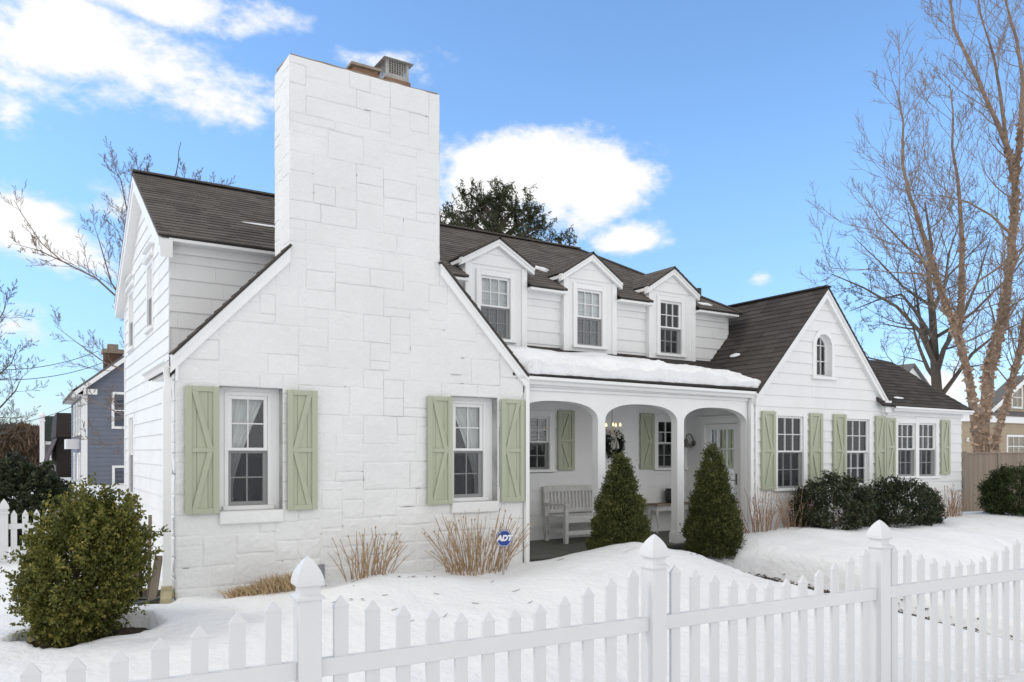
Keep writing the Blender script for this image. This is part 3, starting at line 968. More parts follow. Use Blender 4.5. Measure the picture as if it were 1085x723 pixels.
# left rake board of the main gable and eave trim
m = MB()
fr = leftw(XL - .15)
nr = math.sqrt(1 + ms * ms)
for (y0, y1) in ((ME, MRY), (BACK, MRY)):
    m.prism(fr, [(y0, MZ - .06), (y1, MRZ - .06), (y1, MRZ - .06 - .20 * nr), (y0, MZ - .06 - .20 * nr)], -.15, 0.)
    m.prism(fr, [(y0, MZ - .06), (y1, MRZ - .06), (y1, MRZ - .06 - .08 * nr), (y0, MZ - .06 - .08 * nr)], 0., .02)
m.build('rake_board', 'white_trim', HOUSE)
m = MB()
segs = [XL - .02] + [v for p in dx_ for v in p] + [HIPX - .25]
for i in range(0, len(segs), 2):
    m = MB()
    m.bbox(FU, segs[i], segs[i + 1], MZ - .18, MZ - .055, -.02, .045)
    m.bbox(FU, segs[i] - (.02 if i == 0 else 0), segs[i + 1] + (.15 if i == len(segs) - 2 else 0), MZ - .075, MZ - .032, -.02, .235)
    m.build('frieze_board', 'white_trim', HOUSE)
# back chimney-side vent pipe
vx, vz = atY(740.5, 318, 11.6)
m = MB(); m.tube([(vx, 11.6, vz - .15), (vx, 11.6, vz + .24)], .05, 16); m.lathe((vx, 11.6, vz - .02), [(.16, -.06), (.07, .03), (.052, .05)], 16)
m.build('vent_pipe', 'black_metal', HOUSE)

# ---------------------------------------------------------------- dormers
def dormer(ap, lt, rt, bl, br, gl_, gt, gm, gb, cas, blind):
    Yd = 11.05; Fd = front(Yd)
    Yo = Yd - .08
    ax, az = atY(ap[0], ap[1], Yo); lx, lz = atY(lt[0], lt[1], Yo); rx_, rz_ = atY(rt[0], rt[1], Yo)
    ez = (lz + rz_) / 2; hw = (rx_ - lx) / 2; ax = (lx + rx_) / 2
    sd = (az - ez) / hw
    b0 = atY(bl, 0, Yd)[0]; b1 = atY(br, 0, Yd)[0]
    a0, a1 = atY(gl_[0], 0, Yd)[0], atY(gl_[1], 0, Yd)[0]
    pc = (gl_[0] + gl_[1]) / 2
    z1, zm, z0 = atY(pc, gt, Yd)[1], atY(pc, gm, Yd)[1], atY(pc, gb, Yd)[1]
    a0 -= .04; a1 += .04; z1 += .04; z0 -= .04
    m = MB()
    clips = [(-sd, 1., az - .05 - sd * ax), (sd, 1., az - .05 + sd * ax)]
    sheet(m, Fd, b0, b1, 3.36, az, [(a0 - .005, a1 + .005, z0 - .05, z1 + .1)], clips, -.10, 0.)
    for x in (b0, b1):   # cheeks reaching back to the roof
        sg = 1 if x == b0 else -1
        m.hexa([(x, Yd + .1, 3.4), (x + sg * .08, Yd + .1, 3.4), (x + sg * .08, 11.6, 4.6), (x, 11.6, 4.6),
                (x, Yd + .1, ez + .02), (x + sg * .08, Yd + .1, ez + .02), (x + sg * .08, 11.75, ez + .02), (x, 11.75, ez + .02)])
    D_ = m.build('dormer', 'white_siding', HOUSE)
    m = MB()
    # pediment boarding
    cc = [(-sd, 1., az - .17 - sd * ax), (sd, 1., az - .17 + sd * ax)]
    courses(m, Fd, b0 + .02, b1 - .02, z1 + .17, az - .1, .19, .014, (), cc, wmin=3, wmax=4)
    m.build('pediment_boards', 'white_siding', D_)
    m = MB(); fo = front(Yo); nr = math.sqrt(1 + sd * sd)
    for (x, z) in ((lx, ez), (rx_, ez)):
        sg = 1 if x < ax else -1
        m.prism(fo, [(x, z - .018), (ax, az - .018), (ax, az - .018 - .105 * nr), (x, z - .018 - .105 * nr)], -.079, 0.)
        m.prism(fo, [(x, z - .018), (ax, az - .018), (ax, az - .018 - .05 * nr), (x, z - .018 - .05 * nr)], 0., .016)
        if sg > 0: m.bbox(Fd, x + .01, b0, z - .085, z - .03, -.75, .06)
        else: m.bbox(Fd, b1, x - .01, z - .085, z - .03, -.75, .06)
        m.bbox(Fd, b0 if sg > 0 else b1 - .11, b0 + .11 if sg > 0 else b1, 3.36, z - .05, .0, .022)
    m.build('cornice', 'white_trim', D_)
    m, e = MB(), MB()
    yb = ME + (az - MZ) / ((MRZ - MZ) / (MRY - ME)) + .15
    for (x, sg) in ((lx, 1), (rx_, -1)):
        c_, s_, L_ = slope(hw, az - ez)
        # valley: the far end follows the main roof
        yv = ME + (ez - MZ) / ((MRZ - MZ) / (MRY - ME)) + .1
        roof_plane(m, e, (x, Yo - .03, ez), (0, 1, 0), (sg * c_, 0, s_), 0, yb - Yo + .03, L_ + .01, expo=.135, thick=.009,
                   clips=[(1., -(yb - yv) / L_, yv - Yo + .03)], deck=.03)
    R_ = m.build('dormer_roof', 'roof_shingle', D_)
    e.build('drip_edge', 'drip_edge', R_) if False else e.build('drip_edge', 'drip_edge', D_)
    window(Fd, a0, a1, z0, z1, zm, 3, 2, casing=cas, cw_top=.09, proud=.028, screen=True, blind=blind, sash_st=.04,
           curt=None if blind else [(-1, .0, 1.2, .2, .0), (1, .0, 1.2, .2, .0)])
dormer((527.3, 251.3), (489, 271.5), (566.3, 282.3), 492.5, 558, (511, 538), 296, 325.5, 356.5, .085, False)
dormer((627.3, 267.4), (594.9, 289), (659.6, 298), 596.6, 653, (612.8, 635.6), 309.8, 337, 364.5, .085, 'half')
dormer((715.2, 283.2), (686, 302), (741.3, 311.6), 687, 736.5, (700.7, 720), 321.9, 348, 373.2, .085, True)

# ---------------------------------------------------------------- porch
YP = 9.52
FP = front(YP); FB = front(11.15)
XW = 11.10                      # left wall of the right wing
PF = .13
m = MB()
cols = [(6.07, 7.597), (7.743, 9.279), (9.43, 10.967)]
Ztop, Zs, Za = 2.60, 2.14, 2.415
# arcade: built as vertical slices so that the arches stay convex
xs = [5.95]
for (a, b) in cols:
    xs += [a + (b - a) * (.5 - .5 * math.cos(math.pi * k / 28)) for k in range(29)]
xs.append(11.09)
def arch_z(x):
    for (a, b) in cols:
        if a <= x <= b:
            k = abs((x - (a + b) / 2) / ((b - a) / 2))
            return Zs + (Za - Zs) * max(0., 1 - k ** 2.5) ** (1 / 2.2)
    return None
th = .145
for i in range(len(xs) - 1):
    x0, x1 = xs[i], xs[i + 1]; xm = (x0 + x1) / 2
    ins = any(a < xm < b for a, b in cols)
    za, zb = (arch_z(x0) or Zs, arch_z(x1) or Zs) if ins else (PF, PF)
    if ins:
        za = Zs if any(abs(x0 - a) < 1e-6 for a, b in cols) else za
        zb = Zs if any(abs(x1 - b) < 1e-6 for a, b in cols) else zb
    m.hexa([FP(x0, za, -th), FP(x1, zb, -th), FP(x1, Ztop, -th), FP(x0, Ztop, -th), FP(x0, za, 0), FP(x1, zb, 0), FP(x1, Ztop, 0), FP(x0, Ztop, 0)])
PORCH = m.build('porch_arcade', 'white_trim', HOUSE, fix=True)
for (a, b) in ((7.597, 7.743), (9.279, 9.43), (10.967, 11.085)):
    m = MB()
    m.bbox(FP, a - .03, b + .03, PF, PF + .17, -th - .02, .025, .006)
    m.bbox(FP, a - .012, b + .012, PF + .17, PF + .20, -th - .01, .012, .004)
    m.build('column_base', 'white_trim', PORCH)
m = MB()
m.box(WORLD, 5.95, 11.09, YP + th, 11.14, 2.52, 2.56)
m.build('porch_ceiling', 'white_trim', HOUSE)
m = MB()
x = 5.95
while x < 11.08:
    m.box(WORLD, x, min(x + .118, 11.09), YP - .12, 11.14, PF - .04, PF, rng.random()); x += .12
m.box(WORLD, 5.95, 11.09, YP - .08, YP - .02, -.3, PF - .042)
m.build('porch_floor', 'porch_boards', HOUSE)
# fascia, gutter
m = MB()
m.bbox(FP, 5.95, 11.09, Ztop, 2.70, -.1, .05)
m.bbox(FP, 5.95, 11.09, 2.55, Ztop - .001, 0.001, .03)
m.build('fascia', 'white_trim', HOUSE)
m = MB()
gutter_run(m, (6.02, YP - .05, 2.745), (11.12, YP - .05, 2.715), (0, -1, 0), .12, .11)
m.build('gutter', 'white_trim', HOUSE)
# porch roof
m, e = MB(), MB()
PE = (YP - .14, 2.765)
cy2, cz2, L2 = slope(11.15 - PE[0], 3.46 - PE[1])
fr_porch = roof_plane(m, e, (5.6, PE[0], PE[1]), (1, 0, 0), (0, cy2, cz2), 0, 6.9, L2, expo=.135,
                      clips=[(-1., 0, -.35), (1., -.87 / L2, 11.08 - 5.6)])
R = m.build('roof', 'dark_shingle', HOUSE); e.build('drip_edge', 'drip_edge', R)
downspout([(11.02, YP - .1, 2.62), (11.02, YP - .05, 2.5), (11.02, YP - .05, .05)], .06, .075)
# back wall with its windows
bw1 = [atY(552, 0, 11.15)[0], atY(581.5, 0, 11.15)[0]]
z_t, z_m, z_b = atY(570, 441.5, 11.15)[1], atY(570, 469, 11.15)[1], atY(570, 497.5, 11.15)[1]
bw2 = [atY(696.6, 0, 11.15)[0], atY(696.6, 0, 11.15)[0] + .66]
ho = [(bw1[0] - .1, bw1[1] + .1, z_b - .06, z_t + .1), (bw2[0] - .1, bw2[1] + .1, z_b - .06, z_t + .1)]
m, s = MB(), MB()
courses(m, FB, 5.95, XW, PF, 2.55, EXPO, .016, ho, wmin=.9, wmax=1.8)
sheet(s, FB, 5.95, XW, -.2, 2.6, ho, (), -.12, -.004)
W = m.build('clapboard_wall', 'white_siding', HOUSE); s.build('sheathing', 'white_siding', W)
for b in (bw1, bw2):
    window(FB, b[0], b[1], z_b, z_t, z_m, 3, 2, casing=.1, proud=.03, curt=None, blind='half' if b is bw1 else False, sash_st=.035)
sb, stp = atY(599, 498.5, 11.13)[1], atY(599, 435.5, 11.13)[1]
shutter(FB, atY(590.3, 0, 11.13)[0], atY(607.8, 0, 11.13)[0], sb, stp, -1, .018)
shutter(FB, atY(677.7, 0, 11.13)[0], atY(692.4, 0, 11.13)[0], sb, stp, 1, .018)

# ---------------------------------------------------------------- right wing
YW = 9.45
FW = front(YW); FSW = leftw(XW)
WRX, WRZ, WEL, WER, WEZ = 13.03, 4.795, 11.03, 15.03, 2.70
WS = (WRZ - WEZ) / (WRX - WEL)
wcl = [(-WS, 1., WRZ - .05 - WS * WRX), (WS, 1., WRZ - .05 + WS * WRX)]
WX = lambda px, py: atY(px, py, YW)
def wspec(p0, p1, t, mid, b):
    c = (p0 + p1) / 2
    return [WX(p0, 0)[0] - .04, WX(p1, 0)[0] + .04, WX(c, b)[1] - .04, WX(c, t)[1] + .04, WX(c, mid)[1]]
W1, W2 = wspec(824.5, 849, 443.6, 479, 515), wspec(897.5, 918.8, 446.5, 479, 512)
E1, E2 = wspec(951.6, 968, 450.7, 476.5, 502.6), wspec(973.8, 989.7, 450.7, 476.5, 502.6)
ax0, ax1 = WX(864.3, 0)[0] - .03, WX(879.3, 0)[0] + .03
az0, az1 = WX(871, 398)[1] - .02, WX(871, 356)[1] + .02
XR = 17.93
ho = [(w[0] - .1, w[1] + .1, w[2] - .06, w[3] + .1) for w in (W1, W2)] + [(E1[0] - .1, E2[1] + .1, E1[2] - .06, E1[3] + .1)]
ho2 = ho[:2] + [(ax0, ax1, az0, az1)]
m, s = MB(), MB()
courses(m, FW, XW, 15.0, BASE, WRZ, EXPO * .975, .017, ho2, wcl, wmin=.7, wmax=1.3)
sheet(s, FW, XW, 15.0, BASE, WRZ, ho2, wcl, -.12, -.004)
courses(m, FW, 15.0, XR, BASE, 2.56, EXPO * .975, .017, ho[2:], (), wmin=.7, wmax=1.3)
sheet(s, FW, 15.0, XR, BASE, 2.56, ho[2:], (), -.12, -.004)
FRW = Fr((XR, 0, 0), (0, 1, 0), (0, 0, 1), (1, 0, 0))
courses(m, FRW, YW, 11.5, BASE, 2.5, EXPO, .017, wmin=.7, wmax=1.3)
sheet(s, FRW, YW, 11.5, BASE, 2.5, (), (), -.12, -.004)
W = m.build('clapboard_wall', 'white_siding', HOUSE); s.build('sheathing', 'white_siding', W)
# left side wall of the wing: the front door is here
dY0, dY1 = 9.83, 10.63
dz1 = PF + 2.05
m, s = MB(), MB()
hd = [(dY0 - .1, dY1 + .1, PF, dz1 + .1)]
courses(m, FSW, YW, 11.15, PF - .3, 2.55, EXPO * .975, .017, hd, wmin=.8, wmax=1.3)
courses(m, FSW, YW, 13.0, 2.55, 3.0, EXPO * .975, .017, (), [(0, 1., 2.75)], wmin=.8, wmax=1.3)
sheet(s, FSW, YW, 11.15, PF - .3, 2.75, hd, (), -.12, -.004)
W = m.build('clapboard_wall', 'white_siding', HOUSE); s.build('sheathing', 'white_siding', W)
fr = FSW
m = MB()
m.bbox(fr, dY0 - .1, dY0, PF, dz1 + .1, -.1, .03); m.bbox(fr, dY1, dY1 + .1, PF, dz1 + .1, -.1, .03)
m.bbox(fr, dY0, dY1, dz1, dz1 + .1, -.1, .028); m.bbox(fr, dY0 - .13, dY1 + .13, dz1 + .1, dz1 + .14, -.05, .07)
DOOR = m.build('door', 'white_trim', HOUSE)
mm, g = sash_mesh(fr, dY0 + .005, dY1 - .005, PF + .02, dz1 - .005, -.015, 3, 5, .11, .022, .04)
mm.bbox(fr, dY0 + .115, dY1 - .115, PF + .13, PF + .55, -.045, -.02)
mm.build('door_leaf', 'white_trim', DOOR); g.build('muntin_grid', 'muntin', DOOR)
p = MB(); p.box(fr, dY0 + .1, dY1 - .1, PF + .5, dz1 - .1, -.04, -.036); p.build('pane', 'window_glass', DOOR)
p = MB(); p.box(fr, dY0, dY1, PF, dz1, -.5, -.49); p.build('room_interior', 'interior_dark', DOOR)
p = MB(); p.bbox(fr, dY0 + .04, dY0 + .075, PF + .92, PF + 1.12, -.015, -.005, .002); p.tube([fr(dY0 + .057, PF + 1.0, -.01), fr(dY0 + .057, PF + 1.0, .04), fr(dY0 + .14, PF + 1.0, .045)], .009, 8)
p.build('door_handle', 'bronze_metal', DOOR)
m = MB(); ly, lz = atX(735.5, 470, XW)
c_ = fr(ly, lz + .08, .01)
m.tube([fr(ly, lz, 0), fr(ly, lz, .02)], .06, 16)
m.tube([fr(ly, lz + .01, .02), fr(ly, lz + .09, .035), fr(ly, lz + .16, .08), fr(ly, lz + .185, .14), fr(ly, lz + .16, .2), fr(ly, lz + .06, .22)], .011, 8)
LAMP = m.build('wall_lamp', 'bronze_metal', HOUSE, smooth=True)
m = MB(); q_ = fr(ly, lz, .22)
m.lathe((q_[0], q_[1], q_[2] - .08), [(.125, 0), (.13, .005), (.10, .05), (.05, .10), (.035, .15), (.03, .16)], 24)
m.build('lamp_shade', 'bronze_metal', LAMP, smooth=True)
# arch window in the wing's gable
m = MB()
acx, aw = (ax0 + ax1) / 2, (ax1 - ax0) / 2
zsp = az1 - aw
def arch_pts(w, top_z, n=20, sp=zsp):
    return [(acx + w * math.cos(math.pi * k / n), sp + w * 1.06 * math.sin(math.pi * k / n)) for k in range(n + 1)]
def arch_ring(mb, fr, w0, w1, b0, d0, d1, n=20):
    A, B = arch_pts(w0, 0, n), arch_pts(w1, 0, n)
    for k in range(n):
        poly = [A[k], B[k], B[k + 1], A[k + 1]]
        mb.prism(fr, poly, d0, d1)
    for sg in (1, -1):
        l, r_ = sorted((acx + sg * w0, acx + sg * w1))
        mb.box(fr, l, r_, b0, zsp, d0, d1)
arch_ring(m, FW, aw - .005, aw + .085, az0, -.14, .035)
m.bbox(FW, acx - aw - .12, acx + aw + .12, az0 - .06, az0, -.14, .07)
AW = m.build('window', 'white_trim', HOUSE); AW['label'] = 'small round-headed window high in the gable'
m = MB(); arch_ring(m, FW, aw - .05, aw - .006, az0 + .0, -.12, -.085); m.box(FW, acx - aw + .006, acx + aw - .006, az0, az0 + .045, -.12, -.086)
m.build('sash', 'white_trim', AW)
m = MB(); g = .008
for x in (-.33, .33): m.box(FW, acx + x * (aw - .045) - g, acx + x * (aw - .045) + g, az0 + .045, zsp + .9 * aw - .03, -.115, -.09)
for k in (1, 2):
    z = az0 + (zsp + .05 - az0) * k / 2
    m.box(FW, acx - aw + .05, acx + aw - .05, z - g, z + g, -.117, -.088)
m.build('muntin_grid', 'muntin', AW)
m = MB(); m.prism(FW, [(acx - aw + .02, az0 + .02), (acx + aw - .02, az0 + .02)] + arch_pts(aw - .02, 0), -.108, -.104); m.build('pane', 'window_glass', AW)
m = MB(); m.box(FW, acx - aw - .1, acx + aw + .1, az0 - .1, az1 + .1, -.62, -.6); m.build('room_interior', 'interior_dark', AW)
drape(FW, acx - aw + .02, acx, az0, zsp + .1, -.2, -1, 0, 1., 3).build('curtain', 'curtain_cloth', AW, smooth=True)
window(FW, *W1[:4], W1[4], 3, 2, casing=.1, proud=.03, blind=True, curt=None, sash_st=.035)
window(FW, *W2[:4], W2[4], 3, 2, casing=.1, proud=.03, blind=True, curt=None, screen=False, sash_st=.035)
window(FW, *E1[:4], E1[4], 3, 2, casing=.1, proud=.03, curt=[(-1, .0, 0, 1., .0)], right_casing=False, sash_st=.035)
window(FW, *E2[:4], E2[4], 3, 2, casing=E2[0] - E1[1] - .0, proud=.032, curt=[(1, .0, 0, 1., .0)], right_casing=False, sash_st=.035, sill=False)
m = MB(); m.bbox(FW, E2[1], E2[1] + .1, E2[2], E2[3] + .1, -.1, .03); m.bbox(FW, E1[1] + .125, E2[1] + .12, E2[2] - .05, E2[2], -.1, .064)
m.build('window_casing', 'white_trim', HOUSE)
s0, s1 = WX(805, 519.5)[1], WX(805, 435.8)[1]
for (p0, p1, ap) in ((805.1, 819.6, 1), (856, 869.4, -1), (881, 894.2, 1), (925.8, 936.2, -1)):
    shutter(FW, WX(p0, 0)[0], WX(p1, 0)[0], s0, s1, ap, .018)
s0, s1 = WX(940, 504.4)[1], WX(940, 443.2)[1]
for (p0, p1, ap) in ((936.7, 946.6, 1), (995.2, 1004.2, -1)):
    shutter(FW, WX(p0, 0)[0], WX(p1, 0)[0], s0, s1, ap, .018)
# wing roof
m, e = MB(), MB()
for (x, sg) in ((WEL, 1), (WER, -1)):
    c_, s_, L_ = slope(abs(WRX - x), WRZ - WEZ)
    roof_plane(m, e, (x, YW - .12, WEZ), (0, 1, 0), (sg * c_, 0, s_), 0, 5.0, L_, expo=.135)
m.bar((WRX, YW - .12, WRZ + .008), (WRX, 14.4, WRZ + .008), .16, .03)
# right extension: hip roof
XH, EEY, EEZ, ERY, ERZ = 18.06, YW - .18, 2.59, 10.45, 3.70
cy3, cz3, L3 = slope(ERY - EEY, ERZ - EEZ)
hipk = (XH - 16.80)
roof_plane(m, e, (14.7, EEY, EEZ), (1, 0, 0), (0, cy3, cz3), 0, XH - 14.7, L3, clips=[(1., hipk / L3, XH - 14.7)], expo=.11)
roof_plane(m, e, (14.7, 2 * ERY - EEY, EEZ), (1, 0, 0), (0, -cy3, cz3), 0, XH - 14.7, L3, clips=[(1., hipk / L3, XH - 14.7)], expo=.3, wmin=1, wmax=2)
hx3, hz3, HL3 = slope(hipk, ERZ - EEZ)
roof_plane(m, e, (XH, EEY, EEZ), (0, 1, 0), (-hx3, 0, hz3), 0, 2 * (ERY - EEY), HL3, clips=[(-1., (ERY - EEY) / HL3, 0.), (1., (ERY - EEY) / HL3, 2 * (ERY - EEY))], expo=.3, wmin=1, wmax=2)
R = m.build('roof', 'dark_shingle', HOUSE); e.build('drip_edge', 'drip_edge', R)
rake_boards(WEL, WEZ, WER, WEZ, YW - .09, WS, ridge=(WRX, WRZ), proud=.09, wid=.135)
m = MB()
m.bbox(FW, 15.06, XR + .03, EEZ - .19, EEZ - .03, -.02, .04)
m.bbox(FW, 15.06, XH - .02, EEZ - .055, EEZ - .025, -.02, .14)
m.bbox(FW, 14.86, 15.065, WEZ - .25, WEZ - .008, -.02, .128)
m.build('frieze_board', 'white_trim', HOUSE)
m = MB()
gutter_run(m, (15.06, EEY + .05, EEZ - .01), (XH, EEY + .05, EEZ - .02), (0, -1, 0), .10, .09)
m.build('gutter', 'white_trim', HOUSE)
m = MB()
m.box(FW, XW - .003, XW + .05, PF, 2.7, .0, .02)
m.build('corner_board', 'white_trim', HOUSE)
m = MB()
m.box(WORLD, 11.2, 15.0, 14.2, 14.3, BASE, 2.7); m.box(WORLD, 14.9, 15.0, 11.5, 14.2, BASE, 2.7); m.box(WORLD, 15.0, XR, 11.4, 11.5, BASE, 2.5)
m.build('rear_wall', 'white_siding', HOUSE)
# ------------------------------------------------------------------ ground
def sstep(e0, e1, x):
    t = np.clip((x - e0) / (e1 - e0), 0, 1)
    return t * t * (3 - 2 * t)

def vnoise(x, y, s, seed=0):
    """smooth value noise, vectorised"""
    x = x * s + 17.3 * seed; y = y * s - 9.1 * seed
    xi, yi = np.floor(x), np.floor(y)
    xf, yf = x - xi, y - yi
    xf = xf * xf * (3 - 2 * xf); yf = yf * yf * (3 - 2 * yf)
    def h(a, b):
        v = np.sin(a * 127.1 + b * 311.7 + seed * 74.7) * 43758.5453
        return v - np.floor(v)
    return (h(xi, yi) * (1 - xf) + h(xi + 1, yi) * xf) * (1 - yf) + (h(xi, yi + 1) * (1 - xf) + h(xi + 1, yi + 1) * xf) * yf

PATH = [(8.45, 9.6), (8.55, 8.7), (9.0, 7.6), (9.42, 6.5), (9.75, 5.4), (9.98, 4.3), (10.1, 3.4)]
def pdist(x, y, pl):
    d = np.full(np.shape(x), 1e9)
    for (ax, ay), (bx, by) in zip(pl[:-1], pl[1:]):
        vx, vy = bx - ax, by - ay
        t = np.clip(((x - ax) * vx + (y - ay) * vy) / (vx * vx + vy * vy), 0, 1)
        d = np.minimum(d, np.hypot(x - ax - t * vx, y - ay - t * vy))
    return d

def base_h(x, y):
    z = -.52 + .56 * sstep(3.9, 8.6, y)
    z = z - .16 * sstep(1.6, -1.5, x) * sstep(3, 9, y)
    z = z + .10 * sstep(12, 18, x) * sstep(6, 9.5, y)
    return z

def g2(x, y, cx, cy, sx, sy, rot=0.):
    c, s = math.cos(rot), math.sin(rot)
    u = ((x - cx) * c + (y - cy) * s) / sx; v = (-(x - cx) * s + (y - cy) * c) / sy
    return np.exp(-(u * u + v * v))

def snow_h(x, y):
    x = np.asarray(x, float); y = np.asarray(y, float)
    z = base_h(x, y)
    near = sstep(60, 25, np.hypot(x, y))
    z = z + near * (.11 * (vnoise(x, y, .7, 1) - .5) + .055 * (vnoise(x, y, 1.7, 2) - .5) + .018 * (vnoise(x, y, 4.5, 3) - .5) + .005 * (vnoise(x, y, 11., 5) - .5) - .04 * sstep(.78, .97, vnoise(x, y, 2.2, 12)))
    z = z + .29 * g2(x, y, 7.25, 8.45, 1.15, .66, -.25) + .12 * g2(x, y, 6.2, 7.9, 1.2, .6) + .10 * g2(x, y, 5.2, 9.1, .8, .35)
    # bank right of the path with a cut face
    z = z + .25 * sstep(9.2, 9.8, x) * sstep(5.6, 7.2, y) * sstep(10.5, 8.6, y) * (1 - .5 * sstep(13, 19, x))
    z = z + .08 * g2(x, y, 3.4, 8.5, 1.2, .6) + .05 * g2(x, y, 2.4, 7.6, .9, .7)
    # under porch floor
    z = np.where((x > 6.2) & (x < 11.05) & (y > 9.42), -.25, z)
    wgt = sstep(.9, 0., np.abs(y - 9.3)) * sstep(6.0, 6.3, x) * sstep(11.2, 10.9, x)
    # the shovelled path
    d = pdist(x, y, PATH) + .05 * (vnoise(x, y, 2.6, 6) - .5) + .03 * (vnoise(x, y, 9, 7) - .5)
    k = sstep(.56, .40, d)
    z = z * (1 - k) + (base_h(x, y) - .30) * k
    # snow melted away beside the left wall and under the left bush
    d2 = ((x - 1.22) / .42) ** 2 + ((y - 10.0) / .92) ** 2 + .5 * (vnoise(x, y, 3.5, 8) - .5)
    k = sstep(1.1, .75, d2)
    z = z * (1 - k) + (base_h(x, y) - .30) * k
    d3 = ((x - .56) / .62) ** 2 + ((y - 8.38) / .44) ** 2 + .5 * (vnoise(x, y, 4.5, 9) - .5)
    k = sstep(1.1, .7, d3)
    z = z * (1 - k) + (base_h(x, y) - .24) * k
    # thin bare strip where the wall meets the snow
    return z

def grid_mesh(name, xs, ys, hf, mat):
    X, Y = np.meshgrid(xs, ys)
    Z = hf(X, Y)
    V = np.stack([X, Y, Z], -1).reshape(-1, 3)
    nx, ny = len(xs), len(ys)
    i = np.arange((ny - 1) * (nx - 1)); r, c = i // (nx - 1), i % (nx - 1)
    p = r * nx + c
    Fc = np.stack([p, p + 1, p + nx + 1, p + nx], 1)
    me = bpy.data.meshes.new(name)
    me.vertices.add(len(V)); me.loops.add(4 * len(Fc)); me.polygons.add(len(Fc))
    me.vertices.foreach_set('co', V.ravel())
    me.loops.foreach_set('vertex_index', Fc.ravel().astype(np.int32))
    me.polygons.foreach_set('loop_start', np.arange(0, 4 * len(Fc), 4, dtype=np.int32))
    me.polygons.foreach_set('loop_total', np.full(len(Fc), 4, dtype=np.int32))
    me.polygons.foreach_set('use_smooth', [True] * len(Fc))
    me.update(calc_edges=True)
    me.materials.append(MATS[mat])
    o = bpy.data.objects.new(name, me); COL.objects.link(o)
    return o
def spaced(lo, a, b, hi, st):
    out = []
    x = a; s = st
    while x > lo: s *= 1.35; x -= s; out.append(x)
    out = out[::-1] + list(np.arange(a, b, st))
    x = out[-1]; s = st
    while x < hi: s *= 1.35; x += s; out.append(x)
    return np.array(out)
kind(grid_mesh('snow_ground', spaced(-700, -2.5, 15.5, 700, .05), spaced(-300, 3.2, 10.2, 900, .05), snow_h, 'snow'), 'structure')
kind(grid_mesh('soil', np.arange(-1., 3.2, .1), np.arange(6.6, 13., .1), lambda x, y: base_h(x, y) - .17 + .05 * vnoise(x, y, 6, 4) + .03 * vnoise(x, y, 14, 5), 'soil'), 'structure')
def path_h(x, y): return np.where(y > 9.38, -.3, base_h(x, y) - .23)
kind(grid_mesh('path', np.arange(7.6, 11.2, .1), np.arange(2.6, 9.6, .1), lambda x, y: path_h(x, y) + .035 * vnoise(x, y, 7, 3), 'wet_path'), 'structure')
def gz(x, y): return float(snow_h(x, y))

# ------------------------------------------------------------------ front picket fence
TZ = 1.066
def tip(px, py): return atT(px, py, (CAM_H - TZ) * FPX / (py - HY))
A, C = Vector(tip(326, 590.0)), Vector(tip(932, 551.2))
A.z = C.z = 0
fu = (C - A).normalized(); PITCH = (C - A).length / 2
fn = Vector((fu.y, -fu.x, 0))      # towards the street
FEN = thing('picket_fence', 'white vinyl picket fence with scalloped top running across the front yard', 'fence', tuple(A))
ff = Fr(tuple(A), tuple(fu), (0, 0, 1), tuple(fn))
PB = -.66
def post(i):
    a = i * PITCH; h = .0635
    m = MB()
    m.bbox(ff, a - h, a + h, PB, .838, -h, h, .004)
    p = m.build('fence_post', 'vinyl', FEN)
    m = MB()
    o = ff(a, .838, 0)
    s2 = math.sqrt(2)
    prof = [(.078, -.004), (.078, .010), (.070, .016), (.056, .026), (.053, .055), (.058, .066), (.0745, .074), (.0765, .082), (.075, .10), (.0685, .128), (.058, .155), (.044, .181), (.028, .204), (.012, .222), (.002, .230)]
    ang = math.atan2(fu.y, fu.x) + math.pi / 4
    m.lathe(o, [(r * s2, z) for r, z in prof], 4, ang)
    m.build('post_cap', 'vinyl', p)
EQ = [.345, .30, .25, .208, .172, .158]
EQ = EQ + EQ[::-1]
RT, RB = .49, .39
def panel(i):
    a0 = i * PITCH + .0635; a1 = (i + 1) * PITCH - .0635
    m = MB(); m.bbox(ff, a0, a1, RB, RT, -.025, .025, .004)
    m.build('rail', 'vinyl', FEN)
    m = MB(); m.bbox(ff, a0, a1, PB + .02, PB + .11, -.025, .025, .004)
    m.build('rail', 'vinyl', FEN)
    for k in range(12):
        c = i * PITCH + PITCH * (k + 1) / 13
        w = .042; t = .0125
        top = RT + EQ[k] + random.uniform(-.003, .003)
        sh = top - .058
        m = MB()
        cc = .15 + .7 * random.random()
        m.bbox(ff, c - w, c + w, PB, sh, -t, t, .0025, cc)
        # moulded pointed cap, a hair larger than the picket
        e = .002
        q = [ff(c - w - e, sh - .004, -t - e), ff(c + w + e, sh - .004, -t - e), ff(c + w + e, sh - .004, t + e), ff(c - w - e, sh - .004, t + e),
             ff(c - w - e, sh + .004, -t - e), ff(c + w + e, sh + .004, -t - e), ff(c + w + e, sh + .004, t + e), ff(c - w - e, sh + .004, t + e)]
        m.hexa(q, cc)
        q = [ff(c - w - e, sh + .004, -t - e), ff(c + w + e, sh + .004, -t - e), ff(c + w + e, sh + .004, t + e), ff(c - w - e, sh + .004, t + e),
             ff(c - .004, top, -.004), ff(c + .004, top, -.004), ff(c + .004, top, .004), ff(c - .004, top, .004)]
        m.hexa(q, cc)
        m.build('picket', 'vinyl', FEN)
for i in range(-1, 4): post(i)
for i in range(-1, 3): panel(i)

